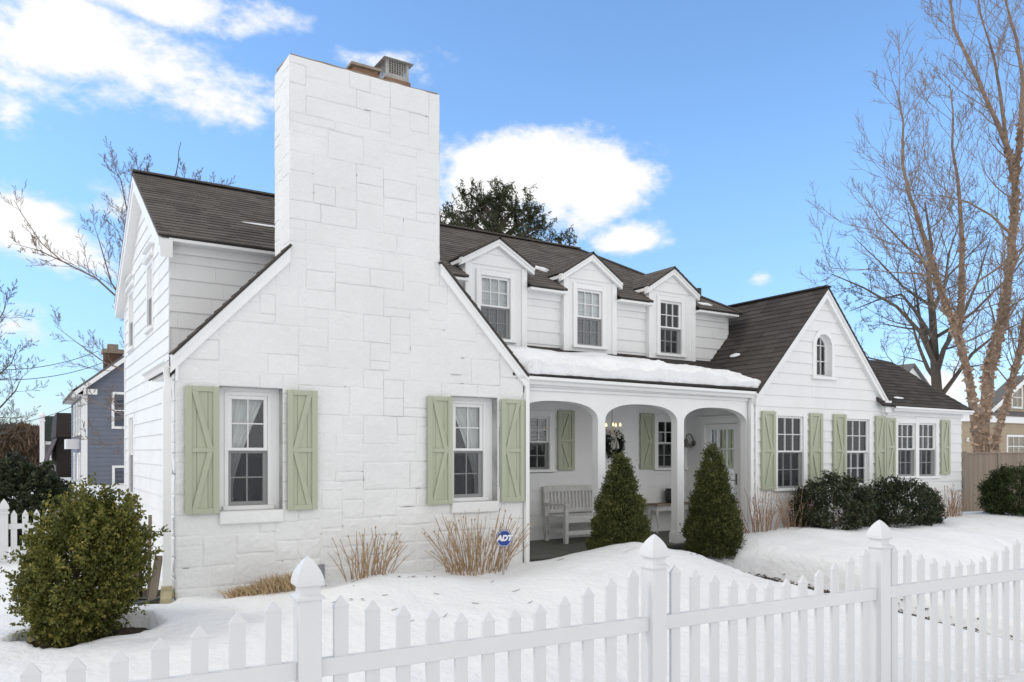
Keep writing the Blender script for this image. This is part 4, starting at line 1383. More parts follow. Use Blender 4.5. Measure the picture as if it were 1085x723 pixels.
# left side fence, far
def side_fence():
    T0 = thing('picket_fence', 'white picket fence section beyond the left bush, beside the house', 'fence', (-.19, 14.3, 0))
    f2 = Fr((-.19, 14.3, 0), (1, 0, 0), (0, 0, 1), (0, -1, 0))
    for a in (-1.9, 0., 1.75):
        m = MB(); m.bbox(f2, a - .055, a + .055, -.4, .70, -.055, .055)
        p = m.build('fence_post', 'vinyl', T0)
        m = MB(); m.lathe(f2(a, .70, 0), [(.10, 0), (.10, .03), (.07, .04), (.07, .06), (.10, .08), (.085, .13), (.05, .18), (.004, .23)], 4, math.pi / 4)
        m.build('post_cap', 'vinyl', p)
    for (a0, a1) in ((-1.845, -.055), (.055, 1.695)):
        for z in (.46, -.1):
            m = MB(); m.bbox(f2, a0, a1, z, z + .08, -.02, .02); m.build('rail', 'vinyl', T0)
        n = 11
        for k in range(n):
            c = a0 + (a1 - a0) * (k + .5) / n
            m = MB(); w = .042
            m.bbox(f2, c - w, c + w, -.35, .68, -.012, .012, .002)
            m.hexa([f2(c - w, .681, -.012), f2(c + w, .681, -.012), f2(c + w, .681, .012), f2(c - w, .681, .012),
                    f2(c - .004, .75, -.004), f2(c + .004, .75, -.004), f2(c + .004, .75, .004), f2(c - .004, .75, .004)])
            m.build('picket', 'vinyl', T0)
side_fence()

# board fence right of the house
def board_fence():
    Yf = 10.35
    x0 = atY(1020, 0, Yf)[0]
    f3 = front(Yf)
    T0 = thing('board_fence', 'tall weathered brown board fence beside the right end of the house', 'fence', (x0, Yf, 0))
    zt = atY(1050, 479.5, Yf)[1]
    m = MB(); a = x0 + .12; r = random.Random(3)
    while a < x0 + 6.2:
        w = .095
        m.bbox(f3, a, a + w - .004, -.3, zt - .03 + r.uniform(-.006, .006), -.0, .02, .003, r.random()); a += w
    m.build('board_panel', 'fence_wood', T0)
    m = MB()
    for z in (.1, .75, 1.4): m.bbox(f3, x0, x0 + 6.2, z, z + .08, -.05, -.002)
    m.bbox(f3, x0 + .1, x0 + 6.2, zt - .028, zt, -.05, .05)
    m.build('rail', 'fence_wood', T0)
    for a in (x0, x0 + 1.62, x0 + 4.2):
        m = MB(); m.bbox(f3, a - .0, a + .1, -.3, zt + .03, -.06, .045 if a > x0 else .05, .006)
        m.build('fence_post', 'old_wood', T0)
    m = MB(); p = f3(x0 + 1.75, 1.2, .05); m.tube([p, (p[0], p[1] - .05, p[2] - .07), (p[0], p[1] - .01, p[2] - .14)], .012, 8); m.build('gate_latch', 'black_metal', T0)
board_fence()

# ------------------------------------------------------------------ snow lying on roofs
def snow_slab(name, fr, a0, a1, f_lo, f_hi, thick, label, cat, na=90, nb=22, seed=1, rough=1.):
    """snow lying on a plane fr(a,b,d): b between f_lo(a) and f_hi(a)"""
    m = MB()
    for top in (1, 0):
        for j in range(nb + 1):
            for i in range(na + 1):
                s, t = i / na, j / nb
                a = a0 + (a1 - a0) * s
                lo, hi = f_lo(a), f_hi(a)
                b = lo + (hi - lo) * t
                ea = min(s, 1 - s) * (a1 - a0); eb = min(t, 1 - t) * (hi - lo)
                ed = max(0., min(1., ea / .16)) ** .5 * max(0., min(1., (1 - t) * (hi - lo) / .25)) ** .6 * max(0., min(1., t * (hi - lo) / .06)) ** .4
                n1 = MN.noise((a * 1.3, b * 2.0, seed)) * .62 + MN.noise((a * 4, b * 6, seed + 4)) * .26 * rough + MN.noise((a * 12, b * 15, seed + 9)) * .12 * rough
                d = thick(a, t) * ed * (1 + n1) if top else 0.
                if top and t < .25:      # ragged, layered front edge
                    b -= (.045 + .09 * MN.noise((a * 3.5, t * 16, seed + 2)) * rough + .03 * MN.noise((a * 13, t * 30, seed)) * rough) * math.sin(math.pi * min(1, d / .16)) * (1 - t * 4)
                m.v.append(fr(a, b, .012 + d))
    n = na + 1; o = n * (nb + 1)
    for base, fl in ((0, False), (o, True)):
        for j in range(nb):
            for i in range(na):
                p = base + j * n + i
                q = (p, p + 1, p + n + 1, p + n)
                m.f.append(q[::-1] if fl else q); m.c.append(0)
    ob = m.build(name, 'roof_snow', None, smooth=True)
    tag(ob, label, cat)
    return ob
def top_edge(a):
    # snow reaches nearly to the wall at the left and recedes to the right
    pts = [(6.1, .97), (6.35, .80), (6.55, .98), (7.0, .97), (7.7, .90), (8.4, .96), (9.2, .93), (9.9, .80), (10.6, .70), (11.5, .66)]
    for (p, q), (r_, s_) in zip(pts[:-1], pts[1:]):
        if a <= r_:
            t = max(0, (a - p) / (r_ - p)); t = t * t * (3 - 2 * t); return (q + (s_ - q) * t) * .93
    return pts[-1][1]
def th_main(a, t):
    # thick along the gutter, feathering out up the slope
    return (.175 - .11 * t) * (1 + .12 * math.sin(a * 2.1))
snow_slab('roof_snow', fr_porch, .55, 5.72, lambda a: .035 + .05 * MN.noise((a * 2.3, 0, 0)) + .03 * MN.noise((a * 7, 3, 0)), lambda a: L2 * top_edge(a + 5.6) - .05 + .03 * MN.noise((a * 3, 1, 1)), th_main,
          'thick slab of snow lying on the porch roof', 'snow', 200, 34)
def patch(px, py, fr, w, h, th, label, seed, inv):
    a, b = inv(px, py)
    snow_slab('snow_patch', fr, a - w / 2, a + w / 2,
              lambda q: b - h / 2 * math.sqrt(max(0.02, 1 - ((q - a) / (w / 2)) ** 2)) * (1 + .5 * MN.noise((q * 6, seed, 0))),
              lambda q: b + h / 2 * math.sqrt(max(0.02, 1 - ((q - a) / (w / 2)) ** 2)) * (1 + .5 * MN.noise((q * 6, seed, 5))),
              lambda q, t: th, label, 'snow patch', 18, 8, seed)
def inv_plane(fr):
    """photo pixel -> (a,b) on a roof plane"""
    def f(px, py):
        dx, dy = ray(px); d = np.array((dx, dy, (HY - py) / FPX))
        c = np.array((0, 0, CAM_H))
        t = np.dot(fr.o - c, fr.n) / np.dot(d, fr.n)
        p = c + d * t - fr.o
        return float(np.dot(p, fr.u)), float(np.dot(p, fr.v))
    return f
im = inv_plane(fr_main)
patch(283, 240, fr_main, .75, .09, .03, 'thin strip of snow on the main roof just left of the chimney', 3, im)
patch(571, 285, fr_main, .42, .30, .06, 'snow left on the roof between the left and middle dormers', 5, im)
patch(747, 323, fr_main, .40, .16, .05, 'snow at the foot of the black vent pipe', 7, im)
cW, sW, LW_ = slope(WRX - WEL, WRZ - WEZ)
fr_wing = Fr((WEL, YW - .12, WEZ), (0, 1, 0), (cW, 0, sW), (-sW, 0, cW))
iw = inv_plane(fr_wing)
patch(779, 377, fr_wing, .26, .11, .04, 'small clump of snow on the dark roof above the porch end', 9, iw)
fr_ext = Fr((14.7, EEY, EEZ), (1, 0, 0), (0, cy3, cz3), (0, -cz3, cy3))
patch(952, 422, fr_ext, .35, .06, .02, 'sliver of snow on the dark roof of the low right extension', 11, inv_plane(fr_ext))

# ------------------------------------------------------------------ things on the porch
def bench():
    Yb = 11.0
    x0 = atY(577.5, 0, Yb)[0]; x1 = x0 + 1.42
    T0 = thing('bench', 'weathered white slatted garden bench against the porch wall', 'bench', ((x0 + x1) / 2, 10.75, PF))
    z0 = PF
    yb, yf = 11.0, 10.45
    def leg(x, y, h, lean=0.):
        m = MB(); m.hexa([(x - .03, y - .03, z0), (x + .03, y - .03, z0), (x + .03, y + .03, z0), (x - .03, y + .03, z0),
                          (x - .03, y - .03 + lean, z0 + h), (x + .03, y - .03 + lean, z0 + h), (x + .03, y + .03 + lean, z0 + h), (x - .03, y + .03 + lean, z0 + h)])
        m.build('leg', 'weathered_white', T0)
    for x in (x0 + .04, x1 - .04):
        leg(x, yb, .92, .07); leg(x, yf, .62)
    m = MB()
    for i in range(5):
        y = yf + .0 + i * .105
        m.bbox(WORLD, x0 + .02, x1 - .02, y, y + .088, z0 + .42, z0 + .445)
    m.bbox(WORLD, x0 + .07, x1 - .07, yf - .02, yf + .015, z0 + .34, z0 + .418)
    m.build('seat', 'weathered_white', T0)
    m = MB()
    m.bar((x0 + .07, yb + .065, z0 + .88), (x1 - .07, yb + .065, z0 + .88), .035, .10)
    m.bar((x0 + .07, yb + .035, z0 + .50), (x1 - .07, yb + .035, z0 + .50), .035, .07)
    n = 17
    for i in range(n):
        x = x0 + .1 + (x1 - x0 - .2) * i / (n - 1)
        m.bar((x, yb + .038, z0 + .53), (x, yb + .062, z0 + .84), .04, .016, up=(0, 1, 0))
    m.build('backrest', 'weathered_white', T0)
    for x in (x0 + .04, x1 - .04):
        m = MB(); m.bbox(WORLD, x - .04, x + .04, yf - .05, yb + .03, z0 + .62, z0 + .65); m.build('armrest', 'weathered_white', T0)
    m = MB(); m.bar((x0 + .07, yf, z0 + .17), (x1 - .07, yf, z0 + .17), .03, .07)
    for x in (x0 + .04, x1 - .04): m.bar((x, yf + .03, z0 + .2), (x, yb - .03, z0 + .2), .03, .06)
    m.build('stretcher', 'weathered_white', T0)
bench()
def console():
    Yb = 10.85
    x0 = atY(694.5, 0, Yb)[0]; x1 = x0 + .95
    zt = atY(700, 534, Yb)[1]; h = zt - PF
    T0 = thing('console_table', 'small weathered side table with curved legs on the porch', 'table', ((x0 + x1) / 2, Yb + .12, PF))
    m = MB(); m.bbox(WORLD, x0, x1, Yb - .05, Yb + .26, zt - .03, zt); m.build('table_top', 'old_wood', T0)
    m = MB(); m.box(WORLD, x0 + .06, x1 - .06, Yb, Yb + .22, zt - .14, zt - .031); m.build('apron', 'weathered_white', T0)
    for x, s in ((x0 + .07, -1), (x1 - .07, 1)):
        for y in (Yb + .01, Yb + .21):
            m = MB(); m.tube([(x, y, zt - .03), (x + s * .025, y, zt - h * .35), (x + s * .005, y, zt - h * .6), (x - s * .015, y, zt - h * .85), (x + s * .02, y, PF)], [.03, .03, .02, .015, .018], 8)
            m.build('leg', 'weathered_white', T0)
    px = atY(710, 0, Yb + .1)[0]
    m = MB(); m.lathe((px + .05, Yb + .11, zt), [(.09, 0), (.12, .05), (.13, .22), (.115, .25), (.12, .27), (.10, .27), (.09, .24)], 20)
    o = m.build('planter', 'black_metal', None, smooth=False)
    tag(recentre(o, (px + .05, Yb + .11, zt)), 'dark pot standing on the porch side table', 'pot')
console()
def chandelier():
    Yc = 10.3
    x, zc = atY(648.5, 455, Yc)
    T0 = thing('chandelier', 'small hanging chandelier with lit candle bulbs under the porch ceiling', 'chandelier', (x, Yc, 2.52))
    m = MB(); m.tube([(x, Yc, 2.52), (x, Yc, zc + .12)], .006, 6); m.lathe((x, Yc, 2.49), [(.05, 0), (.05, .03)], 16); m.build('chain', 'bronze_metal', T0)
    m = MB(); m.lathe((x, Yc, zc - .13), [(.005, 0), (.03, .02), (.015, .06), (.035, .11), (.02, .16), (.03, .2), (.012, .25)], 12)
    for k in range(5):
        a = 6.283 * k / 5 + .4
        m.tube([(x, Yc, zc - .03), (x + .07 * math.cos(a), Yc + .07 * math.sin(a), zc - .09), (x + .13 * math.cos(a), Yc + .13 * math.sin(a), zc - .05), (x + .14 * math.cos(a), Yc + .14 * math.sin(a), zc)], .007, 6)
        m.lathe((x + .14 * math.cos(a), Yc + .14 * math.sin(a), zc), [(.028, 0), (.012, .008), (.012, .05)], 8)
    m.build('candle_arms', 'ribbon', T0)
    for k in range(5):
        a = 6.283 * k / 5 + .4
        m = MB(); m.lathe((x + .14 * math.cos(a), Yc + .14 * math.sin(a), zc + .05), [(.008, 0), (.016, .015), (.014, .03), (.006, .05), (.001, .06)], 10)
        m.build('bulb', 'bulb_glow', T0, smooth=True)
    m = MB()
    for k in range(26):
        a = 6.283 * k / 13; r_ = .14 if k < 13 else .07; zz = zc - .03 if k < 13 else zc - .12
        m.lathe((x + r_ * math.cos(a), Yc + r_ * math.sin(a), zz - .05), [(.001, 0), (.009, .015), (.001, .04)], 5)
    m.build('crystal_drops', 'window_glass', T0)
    # wreath on the wall behind
    Yw = 11.06
    wx, wz = atY(650.5, 471, Yw)
    T1 = thing('wreath', 'dark evergreen wreath with a pale bow hanging on the porch wall', 'wreath', (wx, Yw, wz))
    r_ = np.random.default_rng(4); n = 1700
    t = r_.uniform(0, 6.283, n); q = r_.normal(0, .032, (n, 3))
    P = np.stack([wx + .16 * np.cos(t) + q[:, 0], Yw - .02 + q[:, 1] * .8, wz + .19 * np.sin(t) + q[:, 2]], 1)
    leaves('greenery', P, .06, 'wreath_green', T1, .3, rng=r_)
    m = MB(); m.tube([(wx + .16 * math.cos(a), Yw, wz + .19 * math.sin(a)) for a in np.linspace(0, 6.283, 25)], .02, 6); m.build('ring', 'twig_brown', T1)
    m = MB()
    for sg in (-1, 1):
        m.prism(front(Yw - .06), [(wx, wz + .14), (wx + sg * .09, wz + .2), (wx + sg * .09, wz + .1)], 0, .02)
        m.prism(front(Yw - .06), [(wx, wz + .13), (wx + sg * .03, wz - .08), (wx + sg * .075, wz - .07)], 0, .008)
    m.build('bow', 'ribbon', T1)
    m = MB()
    for k in range(14):
        a = r_.uniform(0, 6.283); m.lathe((wx + .16 * math.cos(a), Yw - .07, wz + .19 * math.sin(a)), [(.002, -.014), (.014, 0), (.002, .014)], 8)
    m.build('white_berries', 'ribbon', T1)
chandelier()

# ------------------------------------------------------------------ security sign
def sign():
    x, y = None, 8.62
    x, z = atY(534, 570.5, y)
    r_ = 9.6 / FPX * (y / ray(534)[1])
    T0 = thing('yard_sign', 'blue octagonal security sign with white letters ADT on a stake', 'sign', (x, y, gz(x, y)))
    fs = Fr((x, y, z), (.97, -.24, 0), (0, 0, 1), (-.24, -.97, 0))
    oc = [(r_ * math.cos(math.pi / 8 + k * math.pi / 4), r_ * math.sin(math.pi / 8 + k * math.pi / 4)) for k in range(8)]
    m = MB(); m.prism(fs, oc, 0, .008); m.build('panel', 'sign_blue', T0)
    m = MB()
    for k in range(8):
        p, q = oc[k], oc[(k + 1) % 8]
        m.prism(fs, [(p[0] * .93, p[1] * .93), (q[0] * .93, q[1] * .93), (q[0] * .88, q[1] * .88), (p[0] * .88, p[1] * .88)], .008, .010)
    m.build('border', 'sign_white', T0)
    def text(s, sz, dz, nm, ital=.25, ext=.0015):
        cu = bpy.data.curves.new(nm, 'FONT'); cu.body = s; cu.size = sz; cu.align_x = 'CENTER'; cu.align_y = 'CENTER'; cu.extrude = ext; cu.shear = ital; cu.offset = .006
        tmp = bpy.data.objects.new(nm + '_tmp', cu); COL.objects.link(tmp)
        dg = bpy.context.evaluated_depsgraph_get()
        me = bpy.data.meshes.new_from_object(tmp.evaluated_get(dg)); me.name = nm
        bpy.data.objects.remove(tmp)
        V = np.empty(len(me.vertices) * 3); me.vertices.foreach_get('co', V); V = V.reshape(-1, 3)
        W_ = np.array([fs(a, b + dz, .0115 + c) for a, b, c in V]) - np.array((x, y, gz(x, y)))
        me.vertices.foreach_set('co', W_.ravel()); me.update()
        me.materials.clear(); me.materials.append(MATS['sign_white'])
        o = bpy.data.objects.new(nm, me); COL.objects.link(o); o.parent = T0
    text('ADT', r_ * .84, 0., 'lettering')
    m = MB(); m.box(Fr((x, y + .02, 0), (1, 0, 0), (0, 0, 1), (0, -1, 0)), -.012, .012, gz(x, y) - .1, z, 0, .01); m.build('stake', 'galvanised', T0)
sign()

# ------------------------------------------------------------------ odds and ends at the left corner
def corner_things():
    m = MB(); p = (1.24, 9.72); m.bar((1.245, 9.66, -.12), (1.27, 9.74, .93), .035, .03); o = m.build('wooden_stake', 'old_wood')
    tag(recentre(o, (1.245, 9.66, -.12)), 'tall thin grey wooden stake leaning at the left house corner', 'stake')
    m = MB(); m.bar((1.25, 9.55, -.12), (1.36, 9.72, .46), .09, .02); o = m.build('wooden_plank', 'old_wood')
    tag(recentre(o, (1.25, 9.55, -.12)), 'short rough plank leaning beside the white downspout', 'plank')
    m = MB(); m.bar((1.02, 9.95, -.12), (1.02, 9.95, .36), .10, .025); m.bar((1.16, 9.95, -.12), (1.16, 9.95, .36), .04, .03)
    m.bar((.9, 9.95, .30), (1.2, 9.95, .30), .025, .11, up=(0, 0, 1)); o = m.build('timber_edging', 'old_wood')
    tag(recentre(o, (1.05, 9.95, -.12)), 'low timber edging boards in the bare soil behind the left bush', 'timber edging')
    T0 = thing('standpipe', 'black standpipe with a flat round cap by the left wall', 'pipe', (1.2, 10.05, -.12))
    m = MB(); m.tube([(1.2, 10.05, -.15), (1.2, 10.05, .48)], .028, 12); m.tube([(1.2, 10.05, .2), (1.2, 9.95, .2), (1.2, 9.95, .1)], .025, 10); m.build('pipe', 'black_metal', T0, smooth=True)
    m = MB(); m.lathe((1.2, 10.05, .47), [(.03, 0), (.075, .01), (.08, .03), (.06, .045)], 16); m.lathe((1.2, 10.05, .26), [(.045, 0), (.05, .02), (.05, .07), (.045, .09)], 12); m.build('cap', 'black_metal', T0)
    m = MB(); n = 60; pts = []
    for k in range(3 * n // 2 * 2):
        a = 6.283 * k / n; r_ = .25 + .012 * math.sin(a * .37 + 1)
        pts.append((1.08 + r_ * math.cos(a), 9.62 + r_ * .8 * math.sin(a), -.09 + .03 * (k / n)))
    m.tube(pts, .016, 8); o = m.build('garden_hose', 'hose_rubber', None, smooth=True)
    tag(recentre(o, (1.08, 9.62, -.1)), 'coiled grey garden hose lying on bare soil by the downspout', 'hose')
    m = MB(); x, y = SX0 - .085, YS + .05
    m.hexa([(x - .06, y - .05, .02), (x + .07, y - .05, .02), (x + .07, y + .06, .02), (x - .06, y + .06, .02), (x - .05, y - .045, .15), (x + .05, y - .045, .15), (x + .05, y + .05, .15), (x - .05, y + .05, .15)])
    m.hexa([(x - .10, y - .16, -.03), (x + .03, y - .17, -.03), (x + .05, y - .05, -.0), (x - .05, y - .05, -.0), (x - .09, y - .15, .03), (x + .02, y - .16, .03), (x + .045, y - .051, .10), (x - .045, y - .051, .10)])
    o = m.build('drain_elbow', 'splash_plastic'); tag(recentre(o, (x, y, 0)), 'yellowed plastic drain elbow at the foot of the left downspout', 'drain pipe')
    m = MB(); r = random.Random(8)
    P = []
    for k in range(12):
        a = 6.283 * k / 12; P.append((.96 + .14 * math.cos(a) * r.uniform(.8, 1.1), 10.0 + .12 * math.sin(a)))
    m.lathe((.86, 10.05, -.12), [(.14, 0), (.16, .08), (.12, .16), (.05, .2), (.005, .21)], 12, sx=1.1, sy=.8); o = m.build('dark_bag', 'black_metal', None, smooth=True)
    tag(recentre(o, (.86, 10.05, -.12)), 'rounded black bag lying on soil behind the left bush', 'bag')
corner_things()

# ------------------------------------------------------------------ shrubs
def shrub_stems(name, base, n, h, spread, mat, parent, r, rad0=.006, curve=.25, up=1., zf=None):
    m = MB()
    for k in range(n):
        a = r.uniform(0, 6.283); s = math.sqrt(r.random())
        L = h * r.uniform(.55, 1.05)
        bx, by = base[0] + spread[0] * .55 * s * math.cos(a) + r.gauss(0, .03), base[1] + spread[1] * .6 * s * math.sin(a)
        bz = gz(bx, by) - .06
        ex, ey = spread[0] * (.52 if r.random() < .78 else .95) * s ** 1.5 * math.cos(a) + r.gauss(0, .07), spread[1] * .7 * s * math.sin(a) + r.gauss(0, .06)
        pts = []; rr = []
        hh = math.sqrt(max(.12, L * L - (ex * ex + ey * ey) * .6))
        j1, j2 = r.gauss(0, .02), r.gauss(0, .02)
        for q in range(6):
            t = q / 5
            o = t ** (1 + curve)
            pts.append((bx + ex * o + j1 * math.sin(t * 5), by + ey * o + j2 * math.sin(t * 4 + 1), bz + hh * t * (1 - .10 * t * s)))
            rr.append(rad0 * (1.15 - .65 * t) * r.uniform(.9, 1.1))
        m.tube(pts, rr, 5, c=r.random())
        # side shoots
        for _ in range(r.choice((0, 1, 1, 2))):
            q = r.randint(2, 4); p = Vector(pts[q]); d = Vector((ex * .6 + r.gauss(0, .12), ey * .6 + r.gauss(0, .12), r.uniform(.25, .6))).normalized() * L * r.uniform(.15, .35)
            m.tube([tuple(p), tuple(p + d * .5 + Vector((0, 0, .01))), tuple(p + d)], [rad0 * .7, rad0 * .55, rad0 * .35], 4, c=r.random())
        if r.random() < .3:
            p = pts[-1]; m.lathe((p[0], p[1], p[2] - .01), [(.002, 0), (.011, .01), (.009, .025), (.001, .035)], 5)
    return m.build(name, mat, parent)

def hydrangea(px, Y, n, h, sp, label, mat, seed, nm='bare_shrub', rad0=.0062, cat='bare shrub', group=None, rot=1.):
    x = ray(px)[0] / ray(px)[1] * Y
    T0 = thing(nm, label, cat, (x, Y, gz(x, Y)), group)
    shrub_stems('stems', (x, Y), n, h, sp, mat, T0, random.Random(seed), rad0)
hydrangea(389, 8.98, 46, .66, (.50, .24), 'bare tan shrub in front of the stone wall between the two windows', 'twig_tan', 21)
hydrangea(504, 8.92, 92, .86, (.86, .30), 'larger bare tan shrub below the right stone window, beside the blue sign', 'twig_tan', 22)
hydrangea(806, 8.95, 46, .85, (.52, .28), 'bare reddish shrub beside the downspout at the porch end', 'twig_red', 23, rad0=.0055)
hydrangea(843, 8.9, 30, .74, (.45, .25), 'bare reddish shrub close to the left dark evergreen under the wing window', 'twig_red', 24, rad0=.0055)
hydrangea(1007, 9.05, 44, .72, (.62, .25), 'bare brown shrub at the right house corner beside the board fence', 'twig_red', 25, rad0=.0065)

def tuft():
    r = random.Random(4)
    m = MB()
    for k in range(620):
        px = r.gauss(0, 1)
        t = r.random()
        x = 2.02 + .78 * t + r.gauss(0, .03); y = 9.12 + r.gauss(0, .07)
        hgt = (.06 + .14 * (0.35 + .65 * sstep(.25, .65, t))) * r.uniform(.6, 1.1)
        z = gz(x, y) - .03
        dx, dy = r.gauss(-.05, .07), r.gauss(-.03, .05)
        p0 = Vector((x, y, z)); p1 = p0 + Vector((dx * .4, dy * .4, hgt * .65)); p2 = p0 + Vector((dx, dy, hgt + .03))
        m.tube([tuple(p0), tuple(p1), tuple(p2)], [.0042, .0036, .0014], 3, False)
    o = m.build('grass_tuft', 'straw'); tag(recentre(o, (2.4, 9.12, gz(2.4, 9.12))), 'clump of dry straw coloured grass at the foot of the stone wall', 'dry grass')
tuft()

def boxwood():
    c = Vector((.47, 8.4, -.12))
    T0 = thing('boxwood', 'large loose olive green boxwood bush left of the house', 'bush', (.47, 8.4, gz(.47, 8.4)))
    r = np.random.default_rng(12)
    P, Rn, Ax, S = [], [], [], []
    m = MB()
    n = 0
    rr = random.Random(5)
    while n < 1050:
        a = r.uniform(0, 6.283); el = math.asin(r.uniform(-.98, 1.0))
        k = r.uniform(.35, 1.0) ** .45
        rx, ry = .505, .49
        d = np.array((math.cos(a) * math.cos(el), math.sin(a) * math.cos(el), math.sin(el)))
        lum = 1 + .13 * math.sin(3 * a + 1) * math.cos(el) + .16 * MN.noise((d[0] * 2.2, d[1] * 2.2, d[2] * 2.2))
        ctr = np.array((c.x + .06, c.y, .55))
        e = ctr + d * np.array((rx, ry, .68 if el > 0 else .72)) * k * lum
        if e[2] < -.16: continue
        # flare: the crown leans to the left low down like in life
        e[0] += .16 * (e[2] - .62)
        up = d * .75 + np.array((0, 0, .55)) + r.normal(0, .28, 3); up /= np.linalg.norm(up)
        L = r.uniform(.10, .23) if r.random() < .6 else r.uniform(.24, .42)
        q = int(40 + 24 * r.random())
        t = r.random(q)
        pts = e + up * (t[:, None] - .35) * L + r.normal(0, .026, (q, 3)) * (1.15 - .6 * t[:, None])
        P.append(pts)
        tone = r.uniform(.12, .62) + .12 * MN.noise((e[0] * 3, e[1] * 3, e[2] * 3))
        Rn.append(np.clip(tone + r.normal(0, .17, q) + .16 * t, 0, 1))
        Ax.append(np.tile(up * .9, (q, 1)))
        if n % 9 == 0:
            b = (c.x + r.normal(0, .07), c.y + r.normal(0, .07), -.2)
            mid = (b[0] * .45 + e[0] * .55, b[1] * .45 + e[1] * .55, -.2 * .3 + e[2] * .55 + .05)
            m.tube([b, mid, tuple(e)], [.013, .008, .003], 5)
        n += 1
    P = np.concatenate(P)
    leaves('foliage', P, .034, 'boxwood_leaf', T0, .62, np.concatenate(Rn), r, np.concatenate(Ax), .75)
    m.build('stems', 'twig_brown', T0)
boxwood()

def spruce(px, py_base, py_tip, Y, wpx, label, seed, lean=0.):
    dx, dy = ray(px); x = dx / dy * Y; t = Y / dy
    zb = min(CAM_H + (HY - py_base) / FPX * t, gz(x, Y)) - .05
    zt = CAM_H + (HY - py_tip) / FPX * t
    R = wpx * .95 / 2 / FPX * t
    H = zt - zb
    T0 = thing('dwarf_spruce', label, 'conifer', (x, Y, gz(x, Y)))
    r = np.random.default_rng(seed)
    P, A_, Q = [], [], []
    n = 1500
    for i in range(n):
        h = 1 - math.sqrt(r.random()) * .99
        h = h ** .94
        a = r.uniform(0, 6.283)
        prof = (1 - h) ** .74 * (1.0 if h > .14 else .86 + 1.0 * h)
        bump = 1 + .17 * MN.noise((math.cos(a) * 1.9, math.sin(a) * 1.9, h * 7 + seed)) + .07 * math.sin(9 * h * 3.1 + seed)
        k = (1 - .42 * r.random() ** 1.6)
        rd = (R * prof * bump + .02) * k
        e = np.array((x + rd * math.cos(a) + lean * h, Y + rd * math.sin(a), zb + .05 + H * h))
        up = np.array((math.cos(a) * .75, math.sin(a) * .75, .62)) + r.normal(0, .2, 3); up /= np.linalg.norm(up)
        q = 46
        tt = r.random(q)
        pts = e + r.normal(0, 1, (q, 3)) * np.array((.030, .030, .024)) + up * (tt[:, None] - .4) * .06
        P.append(pts); A_.append(np.tile(up * 1.2, (q, 1)))
        tone = r.uniform(.12, .72) + .25 * MN.noise((e[0] * 4, e[1] * 4, e[2] * 4))
        Q.append(np.clip(tone * .85 + .22 * tt + r.normal(0, .12, q) - .05, 0, 1))
    for i in range(90):      # leader
        pass
    tt = r.random(160)
    P.append(np.stack([x + lean + r.normal(0, .014, 160) * (1.2 - tt), Y + r.normal(0, .014, 160), zt - .16 + tt * .19], 1)); A_.append(np.tile((0, 0, 1.4), (160, 1))); Q.append(r.uniform(.3, .9, 160))
    leaves('foliage', np.concatenate(P), .040, 'spruce_needle', T0, .34, np.concatenate(Q), r, np.concatenate(A_), .6)
    m = MB(); m.tube([(x, Y, zb - .1), (x, Y, zb + H * .5), (x + lean, Y, zt - .08)], [.05, .03, .006], 8)
    for i in range(70):
        h = r.uniform(.03, .8); a = r.uniform(0, 6.283); l = R * (1 - h) * .85
        m.tube([(x, Y, zb + H * h), (x + l * math.cos(a), Y + l * math.sin(a), zb + H * h + .1 * l)], [.010, .004], 4)
    m.build('trunk', 'twig_brown', T0)
spruce(657, 588, 484, 8.85, 67, 'cone-shaped dwarf spruce in front of the porch bench, shorter and smoother', 31)
spruce(756, 590, 473, 8.75, 64, 'taller narrow-topped dwarf spruce with lumpy sides near the front door', 32, -.03)

def round_shrub(px, Y, rx, ry, h, label, seed, mat, lsize, n, cat='shrub', nm='evergreen_shrub', q=34, asp=.42, zoff=0.):
    x = ray(px)[0] / ray(px)[1] * Y
    zb = gz(x, Y)
    T0 = thing(nm, label, cat, (x, Y, zb))
    r = np.random.default_rng(seed)
    P, A_, Q = [], [], []
    m = MB()
    for i in range(n):
        a = r.uniform(0, 6.283); el = math.asin(r.uniform(-.75, 1.))
        d = np.array((math.cos(a) * math.cos(el), math.sin(a) * math.cos(el), math.sin(el)))
        k = r.uniform(.5, 1.) ** .4 * (1 + .22 * MN.noise((d[0] * 2.4 + seed, d[1] * 2.4, d[2] * 2.4)))
        e = np.array((x, Y, zb + h * .34)) + d * np.array((rx, ry, h * .66)) * k
        if e[2] < zb - .03: e[2] = zb + r.uniform(0, .12)
        up = d * .8 + np.array((0, 0, .4)) + r.normal(0, .3, 3); up /= np.linalg.norm(up)
        tt = r.random(q)
        P.append(e + up * (tt[:, None] - .3) * .13 + r.normal(0, .034, (q, 3))); A_.append(np.tile(up * .7, (q, 1)))
        Q.append(np.clip(r.uniform(.1, .6) + r.normal(0, .2, q) + .15 * tt, 0, 1))
        if i % 14 == 0: m.tube([(x + r.normal(0, .05), Y + r.normal(0, .05), zb - .1), tuple(e)], [.012, .004], 4)
    leaves('foliage', np.concatenate(P), lsize, mat, T0, asp, np.concatenate(Q), r, np.concatenate(A_), .9)
    m.build('stems', 'twig_brown', T0)
round_shrub(884, 8.75, .84, .62, .90, 'broad dark evergreen shrub under the wing windows, left of a similar one', 41, 'holly_leaf', .058, 430)
round_shrub(953, 8.75, .95, .66, .84, 'broad dark evergreen shrub under the double window, right of a similar one', 42, 'holly_leaf', .058, 460)
round_shrub(1078, 8.6, .80, .7, 1.0, 'rounded green shrub in front of the board fence at the right edge', 43, 'yew_leaf', .055, 620, asp=.3, q=46)
round_shrub(26, 17.5, .80, .9, 1.55, 'dark broad evergreen bush beyond the far picket fence', 44, 'holly_leaf', .085, 900)

